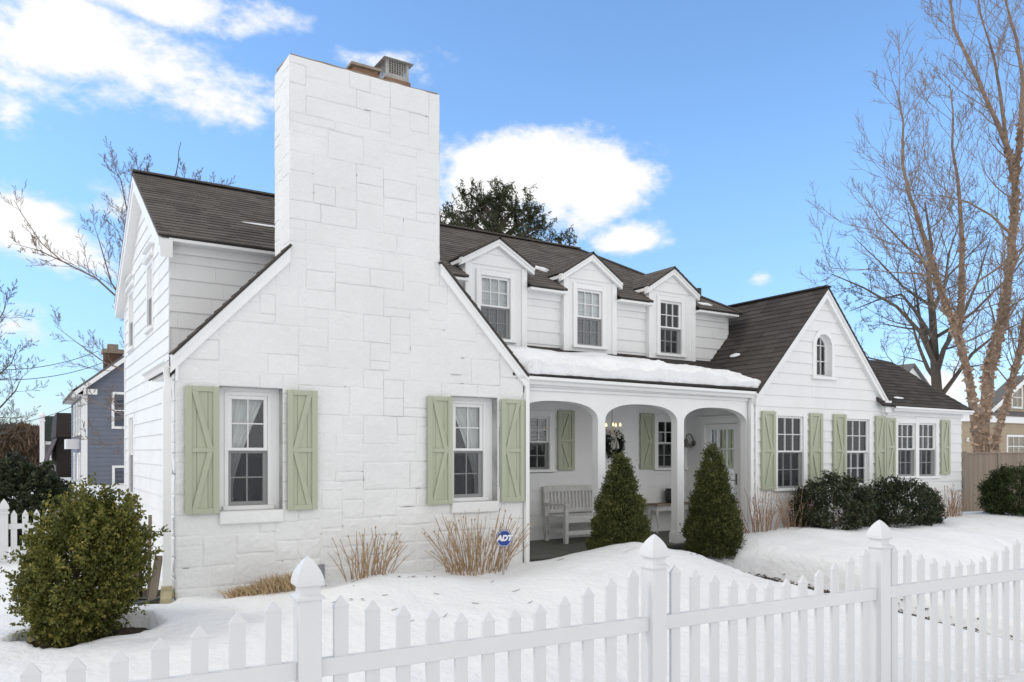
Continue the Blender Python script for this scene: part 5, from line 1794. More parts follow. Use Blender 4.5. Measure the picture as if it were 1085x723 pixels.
# fallen twigs and leaves on the snow
def litter():
    r = random.Random(17); m = MB()
    spots = [(430, 660, .10), (470, 655, .12), (560, 640, .10), (543, 628, .14), (500, 640, .08), (352, 640, .12), (405, 632, .07), (372, 618, .10), (590, 595, .12), (460, 630, .06), (520, 618, .10), (415, 648, .09)]
    for (px, py, L) in spots:
        dx, dy = ray(px)
        t = 8.
        for _ in range(30):
            zz = CAM_H + (HY - py) / FPX * t
            t += (zz - gz(dx * t, dy * t)) * 3.
        x, y = dx * t, dy * t; a = r.uniform(-.6, .8)
        z = gz(x, y) + .012
        x2, y2 = x + L * math.cos(a), y + L * math.sin(a)
        m.tube([(x, y, z), ((x + x2) / 2, (y + y2) / 2, gz((x + x2) / 2, (y + y2) / 2) + .008), (x2, y2, gz(x2, y2) + .01)], [.003, .003, .002], 4, c=r.random())
    for k in range(40):
        px, py = r.choice(((375, 636), (450, 612), (340, 622), (470, 606), (395, 610), (735, 588)))
        dx, dy = ray(px + r.gauss(0, 12)); t = 9.
        for _ in range(30):
            t += (CAM_H + (HY - py - r.uniform(-2, 2) * 0) / FPX * t - gz(dx * t, dy * t)) * 3.
        x, y = dx * t, dy * t; z = gz(x, y) + .006; s = r.uniform(.01, .028); a = r.uniform(0, 6)
        m.face([(x + s * math.cos(a + q * 1.57), y + s * .7 * math.sin(a + q * 1.57), z + r.uniform(0, .012)) for q in range(4)], r.random())
    o = m.build('fallen_twigs', 'brown_bits'); kind(o, 'stuff', 'dry twigs and leaf bits scattered over the snow'); o['category'] = 'twigs'
    m = MB()
    for k in range(900):
        s_ = r.random(); i = min(len(PATH) - 2, int(s_ * (len(PATH) - 1))); f = s_ * (len(PATH) - 1) - i
        sd = r.choice((-1, 1)); x = PATH[i][0] + (PATH[i + 1][0] - PATH[i][0]) * f + sd * r.gauss(.36, .08); y = PATH[i][1] + (PATH[i + 1][1] - PATH[i][1]) * f
        if y > 9.3: continue
        z = max(float(path_h(x, y)) + .03, gz(x, y)) + .006; s = r.uniform(.012, .04); a = r.uniform(0, 6)
        m.face([(x + s * math.cos(a + q * 1.57), y + s * .7 * math.sin(a + q * 1.57), z + r.uniform(0, .025)) for q in range(4)], r.random())
    o = m.build('fallen_leaves', 'brown_bits'); kind(o, 'stuff', 'brown dead leaves along the shovelled path'); o['category'] = 'leaves'
litter()
# ------------------------------------------------------------------ trees
def branch(m, p, d, L, r, lvl, rg, up=.25, wig=.16, kids=(4, 7), ratio=.55, spread=.75, rmin=.007, pts=None, start=.2):
    """tapered wandering limb with side limbs, recursively; pts overrides the path"""
    if pts is None:
        n = 6 if lvl > 1 else 5 if lvl > 0 else 4
        P = [Vector(p)]; dd = Vector(d).normalized()
        for i in range(n):
            dd = (dd + Vector((rg.gauss(0, wig), rg.gauss(0, wig), rg.gauss(0, wig * .7) + up * .35))).normalized()
            P.append(P[-1] + dd * (L / n))
    else:
        P = [Vector(q) for q in pts]
        L = sum((P[i + 1] - P[i]).length for i in range(len(P) - 1))
    n = len(P) - 1
    tip = max(rmin * .7, r * (.14 if lvl else .45))
    R = [r + (tip - r) * (i / n) ** .9 for i in range(n + 1)]
    sides = 10 if r > .09 else 6 if r > .03 else 4 if r > .014 else 3
    m.tube([tuple(q) for q in P], R, sides, cap=r > .02)
    if lvl <= 0: return
    k = rg.randint(*kids)
    ang = rg.uniform(0, 6.283)
    for i in range(k):
        t = start + (1 - start) * (i + rg.random()) / k
        f = t * n; a = min(int(f), n - 1); f -= a
        q = P[a] + (P[a + 1] - P[a]) * f
        ax = (P[a + 1] - P[a]).normalized()
        ang += 2.4 + rg.gauss(0, .4)
        s = ax.orthogonal().normalized()
        s = (s * math.cos(ang) + ax.cross(s) * math.sin(ang))
        nd = (ax * rg.uniform(.55, .95) + s * spread * rg.uniform(.7, 1.2)).normalized()
        rr = max(rmin, (R[a] + (R[a + 1] - R[a]) * f) * rg.uniform(.38, .6))
        LL = L * ratio * (1.12 - .62 * t) * rg.uniform(.7, 1.2)
        branch(m, q, nd, LL, rr, lvl - 1, rg, up, wig * 1.1, kids, ratio, spread, rmin)

def stem_pts(pix, t, jit=.0, seed=0):
    return [Vector(atT(px, py, t + jit * math.sin(i * 1.3 + seed))) for i, (px, py) in enumerate(pix)]

def birch():
    t = 24.
    x, y, _ = atT(1046, 500, t)
    T0 = thing('river_birch', 'tall multi-stemmed river birch with peeling tan bark behind the board fence', 'tree', (x, y, gz(x, y)))
    stems = [
        ([(1041, 545), (1036, 474), (1027, 402), (1015, 356), (1002, 323), (991, 291), (982, 259), (972, 230), (963, 205), (956, 175), (957, 130), (950, 96)], 13.5, 23.6, .3),
        ([(1015, 358), (1019, 313), (1019, 266), (1018, 228), (1015, 194), (1009, 156), (1010, 118), (1006, 90)], 9.5, 24.2, .3),
        ([(1046, 545), (1041, 474), (1047, 392), (1056, 363), (1065, 320), (1071, 273), (1075, 228), (1075, 194), (1067, 156), (1053, 121), (1029, 69), (1011, 31), (1003, -30)], 18., 24.0, .4),
        ([(1075, 196), (1081, 140), (1084, 86), (1077, 41), (1064, -5), (1060, -50)], 9., 24.3, .4),
        ([(1067, 158), (1060, 100), (1053, 60), (1040, 20), (1030, -40)], 6., 23.8, .5),
        ([(1056, 545), (1055, 467), (1069, 417), (1080, 374), (1087, 330), (1093, 270), (1100, 200), (1102, 110), (1110, 20)], 12., 24.6, .4),
        ([(991, 292), (975, 273), (961, 262), (945, 246), (931, 231), (915, 205)], 5., 23.5, .3),
        ([(1073, 250), (1050, 228), (1025, 214), (1000, 208), (968, 207)], 4.2, 23.4, .6),
        ([(1071, 275), (1040, 296), (1018, 318), (995, 326), (960, 290)], 3.4, 23.2, .6),
        ([(992, 296), (975, 290), (950, 289), (920, 286), (880, 284)], 3.2, 23.1, .4),
    ]
    tr, br = MB(), MB()
    rg = random.Random(77)
    flakes = []; fax = []
    for (pix, w, tt, jt) in stems:
        P = stem_pts(pix, tt, jt, w)
        n = len(P) - 1
        r0 = w * .75 / 2 / FPX * tt
        R = [r0 * (1 - .86 * (i / n) ** .85) for i in range(n + 1)]
        # smooth the path
        Q, RR = [], []
        for i in range(n):
            for f in (0, .34, .67):
                q = P[i].lerp(P[i + 1], f)
                Q.append(q + Vector((rg.gauss(0, r0 * .06), rg.gauss(0, r0 * .06), 0))); RR.append((R[i] + (R[i + 1] - R[i]) * f) * rg.uniform(.94, 1.06))
        Q.append(P[-1]); RR.append(R[-1])
        tr.tube([tuple(q) for q in Q], RR, 12)
        for i in range(len(Q) - 1):
            if RR[i] < .075: continue
            for _ in range(int(34 * min(1.6, RR[i] / .15))):
                f = rg.random(); a = rg.uniform(0, 6.283)
                c = Q[i].lerp(Q[i + 1], f); rr = RR[i] * rg.uniform(.95, 1.25)
                flakes.append((c.x + rr * math.cos(a), c.y + rr * math.sin(a), c.z)); fax.append((math.cos(a) * .9, math.sin(a) * .9, rg.gauss(0, .4)))
        L = sum((P[i + 1] - P[i]).length for i in range(n))
        k = int(L * 2.7)
        for i in range(k):
            tt_ = .25 + .75 * (i + rg.random()) / k if w > 8 else .12 + .88 * (i + rg.random()) / k
            f = tt_ * n; a = min(int(f), n - 1); f -= a
            q = P[a].lerp(P[a + 1], f); ax = (P[a + 1] - P[a]).normalized()
            ang = rg.uniform(0, 6.283); s = ax.orthogonal().normalized(); s = s * math.cos(ang) + ax.cross(s) * math.sin(ang)
            nd = ax * rg.uniform(.5, 1.0) + s * .8 + Vector((0, 0, .15))
            rr = (R[a] + (R[a + 1] - R[a]) * f)
            branch(br, q, nd, rg.uniform(.9, 3.0) * (1.15 - .45 * tt_), max(.011, rr * .26), 2, rg, .30, .075, (4, 7), .52, .55, .0058)
    tr.build('trunk', 'birch_bark', T0, smooth=True)
    br.build('branches', 'birch_twig', T0)
    leaves('peeling_bark', flakes, .16, 'birch_curl', T0, .75, None, np.random.default_rng(3), np.array(fax) * 1.2, .55)
birch()

def dark_tree():
    t = 33.
    x, y, _ = atT(993, 480, t)
    T0 = thing('bare_tree', 'dark bare spreading tree behind the low right roof', 'tree', (x, y, gz(x, y)))
    m, b = MB(), MB(); rg = random.Random(9)
    main = [([(993, 520), (993, 417), (990, 374), (988, 334), (984, 300), (987, 260), (980, 215)], 13., 0.),
            ([(993, 425), (1008, 405), (1030, 375), (1055, 355), (1085, 340)], 6., 1.), ([(991, 400), (1000, 370), (1018, 340), (1035, 300), (1050, 250)], 6.5, 2.),
            ([(990, 385), (975, 352), (950, 325), (915, 305), (880, 290)], 5.5, 3.), ([(989, 360), (970, 330), (955, 312), (930, 318), (900, 330)], 4.6, 4.),
            ([(988, 330), (1002, 300), (1005, 270), (1020, 225)], 5., 5.), ([(993, 420), (970, 400), (945, 385), (915, 378), (895, 365)], 4.5, 6.)]
    for (pix, w, s) in main:
        P = stem_pts(pix, t, .9, s); r0 = w / 2 / FPX * t
        branch(m if w > 6 else b, None, None, 0, r0, 3 if w > 4.8 else 3, rg, .14, .12, (7, 10), .42, .85, .008, P)
    m.build('trunk', 'bark_grey', T0, smooth=True); b.build('branches', 'bark_grey', T0)
dark_tree()

def left_tree():
    t = 24.
    x, y, _ = atT(172, 480, t)
    T0 = thing('bare_tree', 'bare grey tree behind the left gable with one long limb reaching left', 'tree', (x, y, gz(x, y)))
    m, b = MB(), MB(); rg = random.Random(31)
    main = [([(172, 540), (170, 430), (165, 350), (168, 270), (176, 215), (184, 190)], 14.), ([(167, 340), (124, 315), (102, 295), (66, 277), (44, 258), (22, 225), (15, 212)], 3.6), ([(66, 277), (40, 265), (12, 258)], 2.2),
            ([(168, 300), (150, 260), (135, 225), (128, 190), (122, 180)], 4.), ([(170, 370), (140, 330), (118, 300), (105, 255), (100, 240)], 4.), ([(170, 420), (140, 395), (112, 385), (80, 362), (58, 345)], 3.6),
            ([(171, 440), (130, 440), (100, 425), (80, 420)], 3.), ([(172, 470), (140, 465), (115, 472), (90, 462)], 3.), ([(168, 280), (182, 235), (190, 205), (196, 186)], 4.), ([(170, 290), (205, 240), (222, 212), (228, 200)], 4.), ([(166, 330), (150, 280), (132, 262), (120, 235)], 3.6), ([(168, 260), (158, 215), (150, 190), (148, 172)], 3.)]
    for i, (pix, w) in enumerate(main):
        P = stem_pts(pix, t, .5, i * 1.7); r0 = w / 2 / FPX * t
        if i == 0: branch(m, None, None, 0, r0, 1, rg, .3, .15, (3, 5), .25, .6, .009, P, .6)
        else: branch(b, None, None, 0, r0 * .72, 3, rg, .30, .09, (7, 11), .36 if i != 1 else .22, .66, .0052, P, .12)
    m.build('trunk', 'bark_grey', T0, smooth=True); b.build('branches', 'twig_brown', T0)
left_tree()

def edge_tree():
    t = 30.
    x, y, _ = atT(-70, 480, t)
    T0 = thing('bare_tree', 'pale bare tree whose branches enter at the left picture edge', 'tree', (x, y, gz(x, y)))
    m, b = MB(), MB(); rg = random.Random(14)
    main = [([(-70, 540), (-70, 430), (-66, 350), (-60, 280), (-50, 220)], 16.), ([(-68, 440), (-30, 445), (0, 432), (16, 415), (24, 398)], 4.5), ([(-67, 420), (-30, 405), (-4, 400), (12, 385), (20, 365)], 4.), ([(-66, 380), (-35, 365), (-8, 350), (4, 330), (8, 310)], 4.), ([(-68, 450), (-20, 462), (8, 458), (20, 445)], 3.4)]
    for i, (pix, w) in enumerate(main):
        P = stem_pts(pix, t, .6, i * 2.1); r0 = w / 2 / FPX * t
        branch(m if i == 0 else b, None, None, 0, r0 * .8, 3 if i else 2, rg, .22, .10, (7, 10), .36, .75, .0065, P, .2)
    m.build('trunk', 'bark_grey', T0, smooth=True); b.build('branches', 'bark_grey', T0)
edge_tree()

def pine(px, top, t, spread, label, seed, clumps):
    x, y, z = atT(px, 480, t)
    T0 = thing('pine_tree', label, 'tree', (x, y, gz(x, y)))
    zt = atT(px, top, t)[2]
    r = np.random.default_rng(seed); rg = random.Random(seed)
    m = MB(); m.tube([(x, y, -.5), (x + .2, y, zt * .5), (x, y, zt * .93)], [.42, .28, .05], 10)
    P, A_, Q = [], [], []
    for (cx, cy, rx, rz, n) in clumps:
        c = np.array(atT(cx, cy, t)); R_, Z_ = rx / FPX * t, rz / FPX * t
        m.tube([(x, y, max(1, c[2] - 1.2)), ((x + c[0]) / 2, (y + c[1]) / 2, c[2] - .5), tuple(c)], [.16, .10, .04], 6)
        for i in range(int(n * .44)):
            d = r.normal(size=3); d /= np.linalg.norm(d); k = r.uniform(.1, 1.22) ** .6
            e = c + d * np.array((R_, R_, Z_)) * k
            up = d * .5 + np.array((0, 0, .6)) + r.normal(0, .3, 3); up /= np.linalg.norm(up)
            q = 32; tt = r.random(q)
            P.append(e + up * (tt[:, None] - .3) * r.uniform(.4, .8) + r.normal(0, .055, (q, 3))); A_.append(np.tile(up * .8, (q, 1)))
            Q.append(np.clip(r.uniform(.1, .7) + r.normal(0, .15, q), 0, 1))
            if i % 4 == 0: m.tube([tuple(c), tuple((c + e) / 2 + np.array((0, 0, -.08))), tuple(e)], [.05, .03, .012], 4)
    leaves('foliage', np.concatenate(P), .20, 'pine_needle', T0, .20, np.concatenate(Q), r, np.concatenate(A_), .8)
    m.build('trunk', 'bark_grey', T0)
pine(525, 196, 34., 80, 'tall dark pine rising behind the main roof and dormers', 51,
     [(502, 222, 24, 20, 90), (520, 210, 22, 13, 80), (545, 222, 22, 17, 80), (560, 232, 18, 22, 80), (530, 240, 34, 18, 110), (575, 238, 9, 12, 26), (490, 240, 22, 17, 70), (562, 250, 18, 13, 50), (535, 203, 10, 8, 18), (480, 205 + 22, 8, 10, 16), (514, 262, 50, 20, 80), (497, 205, 8, 8, 14)])
pine(598, 243, 40., 20, 'top of a smaller pine just above the ridge, right of the tall pine', 52, [(592, 252, 11, 7, 26), (604, 258, 8, 7, 18), (585, 260, 14, 8, 22), (596, 272, 20, 10, 34)])
pine(472, 226, 37., 20, 'darker pine tucked against the right side of the chimney', 53, [(470, 238, 12, 14, 40), (480, 245, 14, 14, 40), (462, 252, 18, 16, 40)])

# ------------------------------------------------------------------ neighbouring houses
def simple_window(root, fr, a0, a1, b0, b1, cols=1, rows=2, d=0.):
    m = MB(); c = .12
    m.box(fr, a0 - c, a0, b0 - c, b1 + c, d, d + .07); m.box(fr, a1, a1 + c, b0 - c, b1 + c, d, d + .07)
    m.box(fr, a0, a1, b1, b1 + c, d, d + .07); m.box(fr, a0, a1, b0 - c, b0, d, d + .09)
    w = m.build('window', 'white_trim', root)
    m = MB()
    for i in range(1, cols): x = a0 + (a1 - a0) * i / cols; m.box(fr, x - .02, x + .02, b0, b1, d + .03, d + .05)
    for i in range(1, rows): y = b0 + (b1 - b0) * i / rows; m.box(fr, a0, a1, y - .025, y + .025, d + .032, d + .055)
    m.build('muntin_grid', 'white_trim', w)
    m = MB(); m.box(fr, a0, a1, b0, b1, d + .004, d + .02); m.build('pane', 'window_glass', w)
    m = MB(); m.box(fr, a0, a1, b0, b1, d + .001, d + .003); m.build('room_interior', 'interior_dark', w)

def blue_house():
    X, Y = 2.64, 43.3
    T0 = thing('blue_house', 'blue grey clapboard house with brick chimney beyond the left bush', 'house', (X, Y, -.4))
    fy, fx = front(Y), leftw(X)
    ez, az, W_, D_ = 4.75, 8.2, 8.4, 9.5
    s = (az - ez) / (W_ / 2)
    m = MB()
    cl = [(-s, 1., ez - s * X), (s, 1., ez + s * (X + W_))]
    courses(m, fy, X, X + W_, -.6, az, .22, .02, (), cl, wmin=5, wmax=9)
    courses(m, fx, Y, Y + D_, -.6, ez, .22, .02, wmin=5, wmax=9)
    sheet(m, fy, X, X + W_, -.6, az, (), cl, -.2, -.004); sheet(m, fx, Y, Y + D_, -.6, ez, (), (), -.2, -.004)
    m.box(WORLD, X + .2, X + W_, Y + D_ - .2, Y + D_, -.6, ez); m.box(WORLD, X + W_ - .2, X + W_, Y, Y + D_, -.6, ez)
    m.build('wall', 'blue_siding', T0)
    m = MB(); nr = math.sqrt(1 + s * s); ov = .45
    for (x0, sg) in ((X - ov, 1), (X + W_ + ov, -1)):
        fr = front(Y - .4); z0 = ez - s * ov + .05
        m.prism(fr, [(x0, z0), (X + W_ / 2, az + .05), (X + W_ / 2, az + .25), (x0, z0 + .2)], -(D_ + .7), 0)
    m.build('roof', 'grey_shingle', T0)
    m = MB()
    m.box(fy, X - .01, X + .2, -.6, ez, 0, .05); m.box(fx, Y - .04, Y + .2, -.6, ez, 0, .05)
    fr = front(Y - .41)
    for (x0, sg) in ((X - ov, 1), (X + W_ + ov, -1)):
        z0 = ez - s * ov + .05
        m.prism(fr, [(x0, z0 - .16), (X + W_ / 2, az - .11), (X + W_ / 2, az + .12), (x0, z0 + .07)], -.1, 0.01)
    m.box(WORLD, X - ov + .03, X, Y - .4, Y + D_ + .2, ez - .3, ez - .12)
    m.box(fy, X - ov + .03, X + .6, ez - .3, ez - .05, 0, .4)
    m.build('trim', 'white_trim', T0)
    rf = MB(); cx, cz = atT(117, 368, 42.)[0], atT(117, 368, 42.)[2]
    rf.box(WORLD, cx - .42, cx + .42, 45.5, 46.3, 5.5, cz - .5); rf.build('chimney', 'brick', T0)
    rf = MB(); rf.box(WORLD, cx - .5, cx + .5, 45.42, 46.38, cz - .5, cz - .28); rf.box(WORLD, cx - .25, cx + .25, 45.65, 46.15, cz - .28, cz); rf.build('chimney_cap', 'concrete_cap', T0)
    a0 = atY(121, 0, Y)[0]
    simple_window(T0, fy, a0, a0 + .95, atY(122, 452, Y)[1], atY(122, 418, Y)[1], 2, 2)
    a0 = atY(121.5, 0, Y)[0]
    simple_window(T0, fy, a0, a0 + .95, atY(122, 530, Y)[1], atY(122, 496, Y)[1], 2, 2)
    for k, yy in enumerate((44.2, 46.3, 48.6)):
        simple_window(T0, fx, yy, yy + .9, 2.6, 4.1, 1, 2)
        if k != 1: simple_window(T0, fx, yy, yy + .9, -.1, 1.5, 1, 2)
    m = MB(); m.box(fx, 46.0, 47.1, -.5, 1.6, 0., .05); m.build('door', 'white_trim', T0)
    m = MB(); m.box(fx, 45.6, 47.4, 1.8, 2.3, 0., .6); m.build('door_hood', 'white_trim', T0)
blue_house()

def brown_house():
    Y = 57.; X = 1.52
    T0 = thing('brown_house', 'dark brown house with sloping rust red porch roof, beyond the blue house', 'house', (X, Y, -.6))
    m = MB(); m.box(WORLD, X + .5, X + 8, Y, Y + 8, -2.6, 2.6); m.build('wall', 'brown_paint', T0)
    m = MB()
    z0, z1 = .95, 2.35
    m.hexa([(X, Y - .4, z0), (X + .5, Y - .4, z1), (X + .5, Y + 8, z1), (X, Y + 8, z0), (X, Y - .4, z0 + .14), (X + .5, Y - .4, z1 + .14), (X + .5, Y + 8, z1 + .14), (X, Y + 8, z0 + .14)])
    m.build('porch_roof', 'rust_roof', T0)
    for k in range(4):
        m = MB(); y = Y + k * 2.2; m.box(WORLD, X + .04, X + .2, y, y + .2, -2.6, z0 + .1); m.build('porch_post', 'brown_paint', T0)
    m = MB(); m.hexa([(X + .45, Y - .3, 2.6), (X + 8.3, Y - .3, 2.6), (X + 8.3, Y + 8.3, 2.6), (X + .45, Y + 8.3, 2.6), (X + .55, Y + .6, 4.15), (X + 7.6, Y + .6, 4.15), (X + 7.6, Y + 7.6, 4.15), (X + .55, Y + 7.6, 4.15)])
    m.build('roof', 'brown_paint', T0)
    fx = leftw(X + .5)
    for k in range(2): simple_window(T0, fx, Y + 1.5 + k * 3, Y + 2.4 + k * 3, -.6, .7)
brown_house()

def green_house():
    Y = 74.; X = 1.55
    T0 = thing('green_house', 'farthest house on the left with green slate roof and a slim white chimney', 'house', (X, Y, -.6))
    m = MB(); m.box(WORLD, X + .3, X + 9, Y, Y + 9, -2.6, 2.6); m.build('wall', 'grey_shingle', T0)
    m = MB(); m.hexa([(X + .2, Y - .3, 2.6), (X + 9.4, Y - .3, 2.6), (X + 9.4, Y + 9.4, 2.6), (X + .2, Y + 9.4, 2.6), (X + .3, Y + .6, 4.6), (X + 8.9, Y + .6, 4.6), (X + 8.9, Y + 8., 4.6), (X + .3, Y + 8., 4.6)]); m.build('roof', 'green_slate', T0)
    m = MB(); m.box(WORLD, X - .1, X + .22, Y - .5, Y - .1, -2.6, 4.5); m.box(WORLD, X - .16, X + .28, Y - .56, Y - .04, 4.1, 4.22); m.lathe((X + .06, Y - .3, 4.5), [(.24, 0), (.25, .12), (.15, .25), (.03, .4)], 8); m.build('chimney', 'white_trim', T0)
    m = MB(); m.box(WORLD, X + .3, X + 1.6, Y - .06, Y - .005, 2.25, 2.5); m.build('trim', 'white_trim', T0)
    simple_window(T0, front(Y), X + .7, X + 1.4, 1.1, 2.0)
green_house()

def beige_house():
    Y = 24.5
    fy = front(Y)
    x0 = atY(1018, 0, Y)[0]
    T0 = thing('beige_house', 'beige house with white trim and gridded windows behind the river birch', 'house', (x0, Y, -.4))
    zt = atY(1055, 441, Y)[1]
    za = atY(1055, 448, Y)[1]
    W_ = 13.
    m = MB()
    wz0, wz1 = atY(1070, 480, Y)[1] - .2, atY(1070, 463, Y)[1]
    xs_ = [atY(p, 0, Y)[0] for p in (1037, 1052, 1067, 1090)]
    courses(m, fy, x0, x0 + W_, -.6, za, .2, .02, wmin=5, wmax=9); sheet(m, fy, x0, x0 + W_, -.6, za, (), (), -.2, -.004)
    m.box(WORLD, x0, x0 + .2, Y + .2, Y + 9, -.6, za)
    (qa, qb), (qc, qd) = atY(1036, 446, Y + .5), atY(1085, 401, Y + .5)
    s = (qd - qb) / (qc - qa)
    xe = qa - (qb - zt) / s
    rx = xe + 4.6
    cl = [(-s, 1., zt - s * xe), (s, 1., zt + s * (2 * rx - xe))]
    courses(m, front(Y + .5), x0, x0 + W_, zt, zt + 5, .2, .02, (), cl, wmin=5, wmax=9); sheet(m, front(Y + .5), x0, x0 + W_, zt, zt + 5, (), cl, -.2, -.004)
    m.build('wall', 'beige_siding', T0)
    m = MB()
    m.box(fy, x0 - .15, x0 + W_, za, zt, -.3, .25)
    ap = zt + s * (rx - xe)
    for sg in (-1, 1):
        m.prism(front(Y + .1), [(rx + sg * (rx - xe), zt - .02), (rx, ap - .02), (rx, ap + .3), (rx + sg * (rx - xe), zt + .3)], -.3, 0)
    m.build('trim', 'white_trim', T0)
    m = MB()
    for sg in (-1, 1):
        m.prism(front(Y + .08), [(rx + sg * (rx - xe), zt + .302), (rx, ap + .302), (rx, ap + .42), (rx + sg * (rx - xe), zt + .42)], -.9, 0)
    m.hexa([(x0 - .2, Y - .3, zt + .001), (x0 + W_, Y - .3, zt + .001), (x0 + W_, Y + .5, zt + .3), (x0 - .2, Y + .5, zt + .3), (x0 - .2, Y - .3, zt + .06), (x0 + W_, Y - .3, zt + .06), (x0 + W_, Y + .5, zt + .4), (x0 - .2, Y + .5, zt + .4)])
    m.build('roof', 'grey_shingle', T0)
    simple_window(T0, fy, xs_[0], xs_[1] - .1, wz0, wz1, 2, 2); simple_window(T0, fy, xs_[2], xs_[3], wz0, wz1, 4, 2)
    xx = atY(1075, 0, Y + .5)[0]
    simple_window(T0, front(Y + .5), xx - .4, xx + .8, zt + .7, zt + 1.9, 2, 2)
    m = MB(); o = fy(atY(1020.5, 0, Y)[0] + .35, atY(1020, 466, Y)[1], .0); m.lathe((o[0], o[1] - .08, o[2]), [(.02, -.14), (.09, -.1), (.1, .05), (.04, .12)], 10); m.build('porch_lamp', 'white_trim', T0)
beige_house()

def gable_house():
    Y = 40.
    fy = front(Y)
    xa, za = atY(966, 388, Y)
    T0 = thing('white_gable_house', 'white gabled house with grey roof peeking over the low right roof', 'house', (xa, Y, -.4))
    hw = 3.6; s = .75
    m = MB()
    cl = [(-s, 1., za - s * xa), (s, 1., za + s * xa)]
    courses(m, fy, xa - hw, xa + hw, -.6, za, .22, .02, (), cl, wmin=5, wmax=9); sheet(m, fy, xa - hw, xa + hw, -.6, za, (), cl, -.2, -.004)
    m.box(WORLD, xa - hw, xa - hw + .2, Y + .2, Y + 8, -.6, za - s * hw - .1); m.build('wall', 'white_siding', T0)
    m = MB()
    for sg in (-1, 1):
        m.prism(front(Y - .3), [(xa, za + .02), (xa + sg * (hw + .4), za - s * (hw + .4) + .02), (xa + sg * (hw + .4), za - s * (hw + .4) + .22), (xa, za + .22)], -9., 0)
    m.build('roof', 'grey_shingle', T0)
    simple_window(T0, fy, xa - .5, xa + .5, za - 2.6, za - 1.2)
gable_house()

def wires():
    ends = [((-60, 388), (104, 372), 'upper overhead cable left of the blue house', 41.), ((-60, 398), (110, 384), 'middle overhead cable left of the blue house', 41.), ((-60, 448), (78, 430), 'lowest overhead cable running to the blue house eave', 43.)]
    for (p, q, lab, t) in ends:
        a, b = Vector(atT(p[0], p[1], t - 10)), Vector(atT(q[0], q[1], t + 2))
        pts = []
        for i in range(17):
            f = i / 16; c = a.lerp(b, f); c.z -= .5 * 4 * f * (1 - f); pts.append(tuple(c))
        m = MB(); m.tube(pts, .016, 4)
        o = m.build('power_line', 'cable'); tag(recentre(o, tuple(b)), lab, 'cable')
wires()

# far woods: a mass nobody could count
def woods(lo, hi, t0, t1, top, n, name, label, seed):
    r = np.random.default_rng(seed)
    px = r.uniform(lo, hi, n); t = r.uniform(t0, t1, n)
    u = (px - CX) / FPX
    x = (FX + RX * u) * t; y = (FY + RY * u) * t
    H = np.array([top(p) for p in px]) * t / FPX + CAM_H
    H = H * (.82 + .3 * vnoise(x, y, .22, 3) * 1.0)
    z = -.5 + (H + .5) * r.random(n) ** .8
    o = leaves(name, np.stack([x, y, z], 1), 1.1, 'woods_twig', None, .16, np.clip(r.normal(.45, .25, n), 0, 1), r, np.tile((0, 0, 1.3), (n, 1)), .7)
    kind(o, 'stuff', label); o['category'] = 'woods'
woods(-160, 62, 85, 120, lambda p: 27 - .10 * max(0, p - 20), 26000, 'woods', 'brown leafless woods far off at the left', 5)
woods(900, 1250, 90, 130, lambda p: 14, 16000, 'woods', 'low brown woods far beyond the right fence', 6)

# ------------------------------------------------------------------ sky, sun, camera
SKY_TINT = (1.40, 1.70, 1.92)
SUN_EL, SUN_AZ = 42., -70.      # azimuth clockwise from +Y
w = bpy.data.worlds.new('World'); SC.world = w; w.use_nodes = True
nt = w.node_tree; N = nt.nodes; N.clear()
def nd(typ, **kw):
    n = N.new(typ)
    for k, v in kw.items(): setattr(n, k, v)
    return n
def lk(a, b): nt.links.new(a, b)
def mth(op, a, b=None, c=None):
    n = nd('ShaderNodeMath', operation=op)
    for i, v in enumerate((a, b, c)):
        if v is None: continue
        if isinstance(v, (int, float)): n.inputs[i].default_value = v
        else: lk(v, n.inputs[i])
    return n.outputs[0]
tc = nd('ShaderNodeTexCoord')
sp = nd('ShaderNodeSeparateXYZ'); lk(tc.outputs['Generated'], sp.inputs[0])
az = mth('ARCTAN2', sp.outputs[0], sp.outputs[1])
hyp = mth('SQRT', mth('ADD', mth('MULTIPLY', sp.outputs[0], sp.outputs[0]), mth('MULTIPLY', sp.outputs[1], sp.outputs[1])))
el = mth('DIVIDE', sp.outputs[2], mth('MAXIMUM', hyp, .02))
sky = nd('ShaderNodeTexSky', sky_type='NISHITA', sun_disc=False)
sky.sun_elevation = rad(SUN_EL); sky.sun_rotation = rad(SUN_AZ); sky.air_density = 1.0; sky.dust_density = .35; sky.ozone_density = 1.6
AZ0 = math.atan2(FX, FY)
def sphere(px, py):
    u = (px - CX) / FPX
    return AZ0 + math.atan(u), (HY - py) / FPX * math.cos(math.atan(u))
